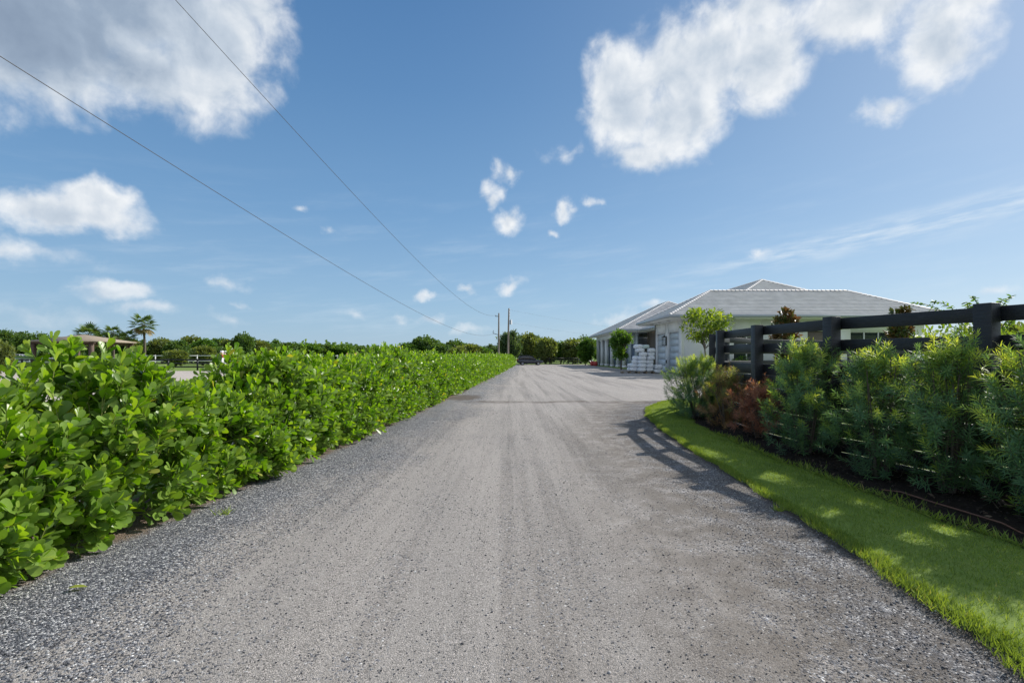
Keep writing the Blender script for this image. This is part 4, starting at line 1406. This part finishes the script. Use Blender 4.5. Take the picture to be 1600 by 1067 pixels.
# palms
def palm(label, seed, h, crown, nf, skirt):
    g = np.random.default_rng(seed)
    root = thing('palm_tree', label, 'palm tree', (0, 0, 0), 0, 'palms behind the pavilion')
    tr, cr = MB(), MB()
    zz = np.linspace(-.1, h - crown * .9, 7)
    tr.tube(np.stack([.12 * np.sin(zz * .5), .08 * np.sin(zz * .3 + 1), zz], 1), np.linspace(.24, .19, 7), 9, cap=False)
    c0 = np.array([.12 * np.sin(zz[-1] * .5), 0, zz[-1]])
    for k in range(nf):
        th = k * 2.399
        el = math.asin(np.clip(-.80 + 1.75 * (k + .5) / nf, -1, 1))
        dead = el < -.25 and k < skirt
        d_ = np.array([np.cos(th) * math.cos(el), np.sin(th) * math.cos(el), math.sin(el)])
        pl = crown * g.uniform(.45, .70)
        hub = c0 + d_ * pl + np.array([0, 0, -.06])
        cr.tube([c0, (c0 + hub) / 2 + np.array([0, 0, .05]), hub], [.035, .03, .02], 4, .3, cap=False)
        sdv = nrm(np.cross(d_, [0, 0, 1.0]))
        u = np.cross(sdv, d_)
        n = 17
        a = np.linspace(-1.9, 1.9, n)
        ds = np.cos(a)[:, None] * d_ + np.sin(a)[:, None] * sdv + u[None] * .15 + np.array([0, 0, -.22])
        cr.cloud(*leaf_t([0, .45, .8, 1], [.04, .075, .05, .005], 0.2, -.22), np.repeat(hub[None], n, 0), ds, np.repeat(u[None], n, 0) + g.normal(0, .1, (n, 3)), crown * .46 * (1 - .28 * (np.abs(a) / 1.9) ** 2) * g.uniform(.85, 1.1, n), np.clip((.08 if dead else .62) + g.normal(0, .14, n), 0, 1))
    tr.build('trunk', M['bark'], root, smooth=True)
    cr.build('crown', M['palm'], root)
    return root


palm('tall fan palm standing alone above the trees right of the pavilion', 1, 10.5, 2.8, 30, 8).location = (at(225, 106), 106, 0)
palm('broad fan palm rising directly behind the pavilion roof', 2, 8.4, 3.0, 40, 6).location = (at(139, 104), 104, 0)
palm('fan palm between the pavilion roof and the tall palm', 3, 8.2, 2.1, 30, 8).location = (at(176, 106), 106, 0)
palm('low fan palm just left of the tall palm', 4, 7.2, 2.2, 30, 10).location = (at(198, 104), 104, 0)
palm('low fan palm at the right of the broad palm', 5, 6.9, 2.2, 30, 10).location = (at(160, 102), 102, 0)

# ------------------------------------------------------------------ utility poles and overhead lines
P1 = np.array([at(779, 88), 88.0])
P2 = np.array([at(793.5, 92), 92.0])
pr = thing('utility_pole', 'shorter wooden utility pole left of the two behind the hedge end', 'utility pole', (P1[0], P1[1], 0))
mb = MB()
mb.tube([(0, 0, -.1), (.02, 0, 4.5), (.05, 0, 9.0)], [.17, .15, .12], 10)
mb.build('pole', M['pole'], pr, smooth=True)
mb = MB()
mb.bar((-.55, 0, 8.45), (.15, 0, 8.45), .08, .1)
mb.tube([(-.5, 0, 8.5), (-.5, 0, 8.68)], [.05, .035], 8)
mb.build('crossarm', M['wire'], pr)
mb = MB()
mb.bar((-.95, 0, 5.55), (0, 0, 5.25), .07, .09)
mb.tube([(-.9, 0, 5.5), (-.95, 0, 5.85), (-.8, 0, 6.05)], [.06, .05, .03], 6)
mb.build('bracket', M['wire'], pr)
pr = thing('utility_pole', 'taller wooden utility pole with a transformer right of the two', 'utility pole', (P2[0], P2[1], 0))
mb = MB()
mb.tube([(0, 0, -.1), (.08, 0, 5), (.2, 0, 10.2)], [.19, .17, .13], 10)
mb.build('pole', M['pole'], pr, smooth=True)
mb = MB()
mb.tube([(.55, 0, 7.3), (.55, 0, 8.1)], [.2, .2], 12)
mb.tube([(.55, 0, 8.1), (.55, 0, 8.3)], [.05, .04], 8)
mb.bar((.15, 0, 7.9), (.45, 0, 7.9), .06, .06)
mb.bar((.15, 0, 7.5), (.45, 0, 7.5), .06, .06)
mb.build('transformer', M['gutter'], pr)
mb = MB()
for z in (10.0, 9.4, 8.9):
    mb.tube([(.3, 0, z), (.42, 0, z)], [.06, .05], 8)
mb.build('insulator', M['white'], pr)


def line_from(samples, s, x0, d0):
    """plan line x = x0 - s (d0 - d); heights follow the photographed sag"""
    pts = []
    for px, py in samples:
        k = (px - 800) / 800
        d = (x0 - s * d0) / (k - s)
        pts.append((k * d, d, zat(py, d)))
    return pts


def wire(name, label, pts, r0):
    pts = np.array(sorted(pts, key=lambda p: p[1]))
    d = np.concatenate([np.linspace(pts[0, 1] - 22, pts[0, 1], 5)[:-1], np.linspace(pts[0, 1], pts[-1, 1], 70)])
    co = np.polyfit(pts[:, 1], pts[:, 2], 3)
    sx = np.polyfit(pts[:, 1], pts[:, 0], 1)
    z = np.polyval(co, d)
    mb = MB()
    mb.tube(np.stack([np.polyval(sx, d), d, z], 1), np.interp(d, [0, 90], [r0, r0 * 2.2]), 5)
    return tag(mb.build(name, M['wire']), label, 'cable', 'overhead wires')


wire('overhead_wire', 'upper overhead wire crossing the sky to the top of the shorter pole', line_from([(275, 0), (360, 98), (430, 175), (520, 271), (600, 353), (650, 404), (700, 449), (758, 491)], .08, P1[0], P1[1]) + [(P1[0] - .5, P1[1], 8.68)], .0075)
wire('overhead_wire', 'lower overhead wire sloping from the left border to the shorter pole', line_from([(0, 95), (100, 155), (250, 246), (400, 342), (550, 429), (650, 484), (720, 516)], .085, P1[0], P1[1]) + [(P1[0] - .9, P1[1], 5.5)], .0075)
for k, (z0, z1, lb) in enumerate(((9.9, 9.3, 'thin wire running right from the top of the taller pole'), (7.6, 6.6, 'thin wire running right from the transformer pole above the trees'))):
    mb = MB()
    tt = np.linspace(0, 1, 20)
    mb.tube(np.stack([P2[0] + .4 + tt * 38, P2[1] + tt * 60, z0 + (z1 - z0) * tt - 1.6 * tt * (1 - tt)], 1), .008, 4)
    tag(mb.build('overhead_wire', M['wire']), lb, 'cable', 'overhead wires')


# ------------------------------------------------------------------ the parked car
def make_car(paint):
    root = thing('parked_car', 'x', 'car')
    st = [(-2.3, .55, .80, .74), (-2.22, .40, 1.02, .84), (-1.9, .30, 1.06, .90), (-1.2, .26, 1.04, .93), (0, .25, 1.00, .94), (.9, .26, .97, .93), (1.3, .28, .94, .92), (1.85, .32, .84, .88), (2.2, .40, .74, .80), (2.32, .48, .66, .70)]

    def ring(x, zb, zt, hw, n=14):
        a = np.linspace(0, 2 * np.pi, n, endpoint=False) + np.pi / n
        k = .35
        y = hw * np.sign(np.cos(a)) * np.abs(np.cos(a)) ** k
        z = (zb + zt) / 2 + (zt - zb) / 2 * np.sign(np.sin(a)) * np.abs(np.sin(a)) ** .55
        return np.stack([np.full(n, x), y, z], 1)

    def loft(rows, n=14):
        mb = MB()
        V = np.concatenate([ring(*r_, n=n) for r_ in rows])
        m_ = len(rows)
        f = [(i * n + j, (i + 1) * n + j, (i + 1) * n + (j + 1) % n, i * n + (j + 1) % n) for i in range(m_ - 1) for j in range(n)]
        mb.add(V, f)
        mb.f.append(np.array([list(range(n))[::-1]]))
        mb.f.append(np.array([[(m_ - 1) * n + j for j in range(n)]]))
        return mb
    body = loft(st).build('body', paint, root, smooth=True)
    cab = [(-2.15, .95, 1.18, .74), (-1.95, .95, 1.58, .68), (-1.4, .95, 1.68, .66), (-.3, .95, 1.69, .66), (.25, .95, 1.60, .68), (.75, .93, 1.28, .76), (1.05, .92, 1.02, .80)]
    loft(cab).build('glasshouse', M['carglass'], root, smooth=True)
    rf_ = [(-2.05, 1.56, 1.62, .62), (-1.5, 1.63, 1.73, .63), (-.4, 1.65, 1.74, .63), (.22, 1.58, 1.65, .62)]
    loft(rf_).build('roof_panel', paint, root, smooth=True)
    for s in (-1, 1):
        mb = MB()
        for a, b in (((-2.1, .74, .98), (-1.92, .70, 1.60)), ((-1.15, .745, .98), (-1.1, .69, 1.67)), ((-.05, .745, .98), (-.1, .69, 1.68)), ((1.02, .80, .98), (.22, .69, 1.62))):
            mb.bar((a[0], a[1] * s, a[2]), (b[0], b[1] * s, b[2]), .06, .09, up=(1, 0, 0))
        mb.build('pillar', paint, root)
        for x in (-1.42, 1.42):
            mb = MB()
            mb.disc((x, s * .84, .34), (0, 1, 0), .345, .24, 22)
            wh = mb.build('wheel', M['tyre'], root, smooth=False)
            mb = MB()
            mb.disc((x, s * .955, .34), (0, 1, 0), .21, .03, 18)
            for q in range(5):
                an = q * 2 * np.pi / 5
                mb.bar((x, s * .972, .34), (x + .19 * np.cos(an), s * .972, .34 + .19 * np.sin(an)), .05, .02, up=(0, 1, 0))
            mb.build('rim', M['rim'], wh)
        mb = MB()
        mb.box(2.08, 2.27, s * .66 - .1, s * .66 + .1, .62, .72)
        mb.build('headlight', M['lens'], root, bevel=.02)
        mb = MB()
        mb.box(-2.34, -2.16, s * .70 - .09, s * .70 + .09, .84, 1.06)
        mb.build('taillight', M['redlens'], root, bevel=.02)
        mb = MB()
        mb.box(.62, .78, s * .98 - .1, s * .98 + .1, 1.0, 1.13)
        mb.build('mirror', paint, root, bevel=.03)
    return root


car = make_car(M['carpaint'])
car.location = (at(828, 92), 92, 0)
car.rotation_euler = (0, 0, R(4))
car['label'] = 'dark blue estate car parked at the far end of the drive beside the hedge'
wc = make_car(M['carwhite'])
wc.location = (at(911, 108), 108, 0)
wc.rotation_euler = (0, 0, R(-50))
wc['label'] = 'white car half hidden by trees beyond the far right end of the drive'
wc2 = dup(wc, (at(36, 100), 100, .25), R(8), None, 'white car parked far left between the arena and the dark trees')

# red tubs beside the stable corner
for k, (px, lb) in enumerate(((925.5, 'red rounded tub, left of the pair at the far stable corner'), (930.5, 'red rounded tub nearest the stable wall'))):
    if k == 0:
        tub = thing('red_tub', lb, 'tub', (at(px, 86), 86, 0))
        mb = MB()
        zz = np.array([0, .05, .3, .6, .72, .75])
        mb.tube(np.stack([zz * 0, zz * 0, zz], 1), [.20, .30, .38, .36, .30, .26], 16)
        mb.build('bucket', M['red'], tub, smooth=True)
        mb = MB()
        mb.tube([(.27 * math.cos(a), .02, .72 + .2 * math.sin(a)) for a in np.linspace(0, math.pi, 9)], .02, 6)
        mb.build('handle', M['black'], tub)
    else:
        dup(tub, (at(px, 84.5), 84.5, 0), .6, None, lb)


# ------------------------------------------------------------------ arena side: fences, pavilion, jumps
def rail_fence(name, label, pts, step, h, rails, mat, pw=.12, rh=.12):
    root = thing(name, label, 'fence', (pts[0][0], pts[0][1], 0))
    o = np.array([pts[0][0], pts[0][1], 0.0])
    pts = np.array(pts, float)
    s = np.concatenate([[0], np.cumsum(np.linalg.norm(np.diff(pts, axis=0), axis=1))])
    n = max(2, int(s[-1] / step) + 1)
    q = np.linspace(0, s[-1], n)
    xy = np.stack([np.interp(q, s, pts[:, 0]), np.interp(q, s, pts[:, 1])], 1)
    for x, y in xy[:95]:
        mb = MB()
        mb.box(x - pw / 2, x + pw / 2, y - pw / 2, y + pw / 2, -.1, h + .06)
        mb.v = [v - o for v in mb.v]
        mb.build('post', mat, root)
    for z in rails:
        mb = MB()
        for i in range(n - 1):
            mb.bar((*(xy[i] + [0, -pw / 2 - .02]), z), (*(xy[i + 1] + [0, -pw / 2 - .02]), z), .035, rh)
        mb.v = [v - o for v in mb.v]
        mb.build('rail', mat, root)
    return root


rail_fence('arena_fence', 'dark rail fence along the far side of the sand arena', [(-78, 60), (-6, 60)], 3.4, 1.25, (.35, .78, 1.2), M['fence'], .14, .15)
rail_fence('white_rail_fence', 'white rail fence in front of the far treeline', [(-62, 84), (-14, 90)], 3.2, 1.75, (.8, 1.68), M['white'], .12, .12)
rail_fence('road_fence', 'pale rail fence behind the pavilion', [(-120, 92), (-66, 92)], 4, 1.3, (.6, 1.2), M['gutter'], .14, .2)
rail_fence('paddock_fence', 'dark rail fence across the far end of the drive', [(4.6, 99.5), (15.5, 99.5)], 2.4, 1.3, (.45, .85, 1.22), M['fence'], .14, .14)

pv = thing('pavilion', 'brown pavilion with a low hip roof beside the arena', 'pavilion', (at(121, 63), 64, 0))
hw, hd, ez, pz = 3.95, 3.6, zat(533, 62), zat(522.5, 64)
mb = MB()
mb.add([(-hw, -hd, ez), (hw, -hd, ez), (hw, hd, ez), (-hw, hd, ez), (0, 0, pz), (-hw, -hd, ez - .12), (hw, -hd, ez - .12), (hw, hd, ez - .12), (-hw, hd, ez - .12)], np.array([(0, 1, 4), (1, 2, 4), (2, 3, 4), (3, 0, 4)]))
mb.f.append(np.array([(0, 5, 6, 1), (1, 6, 7, 2), (2, 7, 8, 3), (3, 8, 5, 0), (8, 7, 6, 5)]))
mb.build('roof', M['pavroof'], pv)
for sx in (-1, 1):
    for sy in (-1, 1):
        mb = MB()
        mb.box(sx * 3.45 - .18, sx * 3.45 + .18, sy * 3.1 - .18, sy * 3.1 + .18, -.1, ez - .36)
        mb.build('post', M['pavwood'], pv)
        mb = MB()
        mb.bar((sx * 3.27, sy * 3.1, ez - 1.1), (sx * 2.5, sy * 3.1, ez - .36), .12, .12)
        mb.build('brace', M['pavwood'], pv)
mb = MB()
for s in (-1, 1):
    mb.box(-hw + .1, hw - .1, s * 3.1 - .1, s * 3.1 + .1, ez - .36, ez - .122)
    mb.box(s * 3.45 - .1, s * 3.45 + .1, -3.0, 3.0, ez - .34, ez - .124)
mb.build('beam', M['pavwood'], pv)
mb = MB()
mb.box(.6, 3.0, -1.0, 1.0, .72, .8)
mb.box(1.7, 1.9, -.8, .8, -.02, .718)
mb.box(.6, 3.0, -1.5, -1.2, .40, .46)
mb.box(1.7, 1.9, -1.45, -1.25, -.02, .398)
o = tag(mb.build('picnic_table', M['wood']), 'wooden picnic table with a bench under the brown pavilion', 'table')
o.location = pv.location

# show jumps
for k, (px, lb) in enumerate(((346.6, 'white jump post with red bands, left of the pair in the arena'), (351.5, 'white jump post with red bands, right of the pair in the arena'))):
    if k == 0:
        js = thing('jump_post', lb, 'jump post', (at(px, 53), 53, 0), 0, 'jump posts in the arena')
        mb = MB()
        mb.box(-.11, .11, -.11, .11, .0, 2.2)
        mb.build('upright', M['white'], js)
        mb = MB()
        mb.box(-.115, .115, -.115, .115, 1.45, 1.85)
        mb.box(-.115, .115, -.115, .115, 1.95, 2.02)
        mb.build('band', M['red'], js)
        mb = MB()
        mb.bar((-.5, 0, .06), (.5, 0, .06), .1, .1)
        mb.bar((0, -.45, .06), (0, .45, .06), .1, .101)
        mb.bar((-.4, 0, .1), (0, 0, .5), .06, .06, up=(0, 1, 0))
        mb.bar((.4, 0, .1), (0, 0, .5), .06, .06, up=(0, 1, 0))
        mb.build('foot', M['white'], js)
    else:
        dup(js, (at(px, 57), 57, 0), .3, None, lb)
mb = MB()
mb.tube([(at(338, 57), 55.5, .05), (at(362, 57), 56.5, .05)], [.05, .05], 8)
tag(mb.build('jump_pole', M['white']), 'white jump pole lying on the sand by the banded posts', 'jump pole')
jf = thing('orange_jump', 'orange slatted jump wing in the arena above the middle of the hedge', 'jump', (at(549, 52), 52, 0))
for s in (-1, 1):
    mb = MB()
    mb.box(s * .42 - .06, s * .42 + .06, -.06, .06, 0, 1.95)
    mb.build('post', M['orange'], jf)
mb = MB()
for q in range(5):
    mb.box(-.36, .36, -.03, .03, .45 + q * .28, .62 + q * .28)
mb.build('slat_panel', M['orange'], jf)
mb = MB()
for s in (-1, 1):
    mb.box(s * .42 - .06, s * .42 + .06, -.45, .45, -.02, .07)
mb.build('foot', M['orange'], jf)
sg = thing('sign_board', 'small blank white board on posts beyond the hedge right of the orange jump', 'sign', (at(603, 56), 56, 0))
mb = MB()
mb.box(-.28, .28, -.02, .02, 1.15, 1.78)
mb.build('board', M['white'], sg)
for s in (-1, 1):
    mb = MB()
    mb.box(s * .2 - .03, s * .2 + .03, .022, .08, -.05, 1.7)
    mb.build('post', M['wood'], sg)
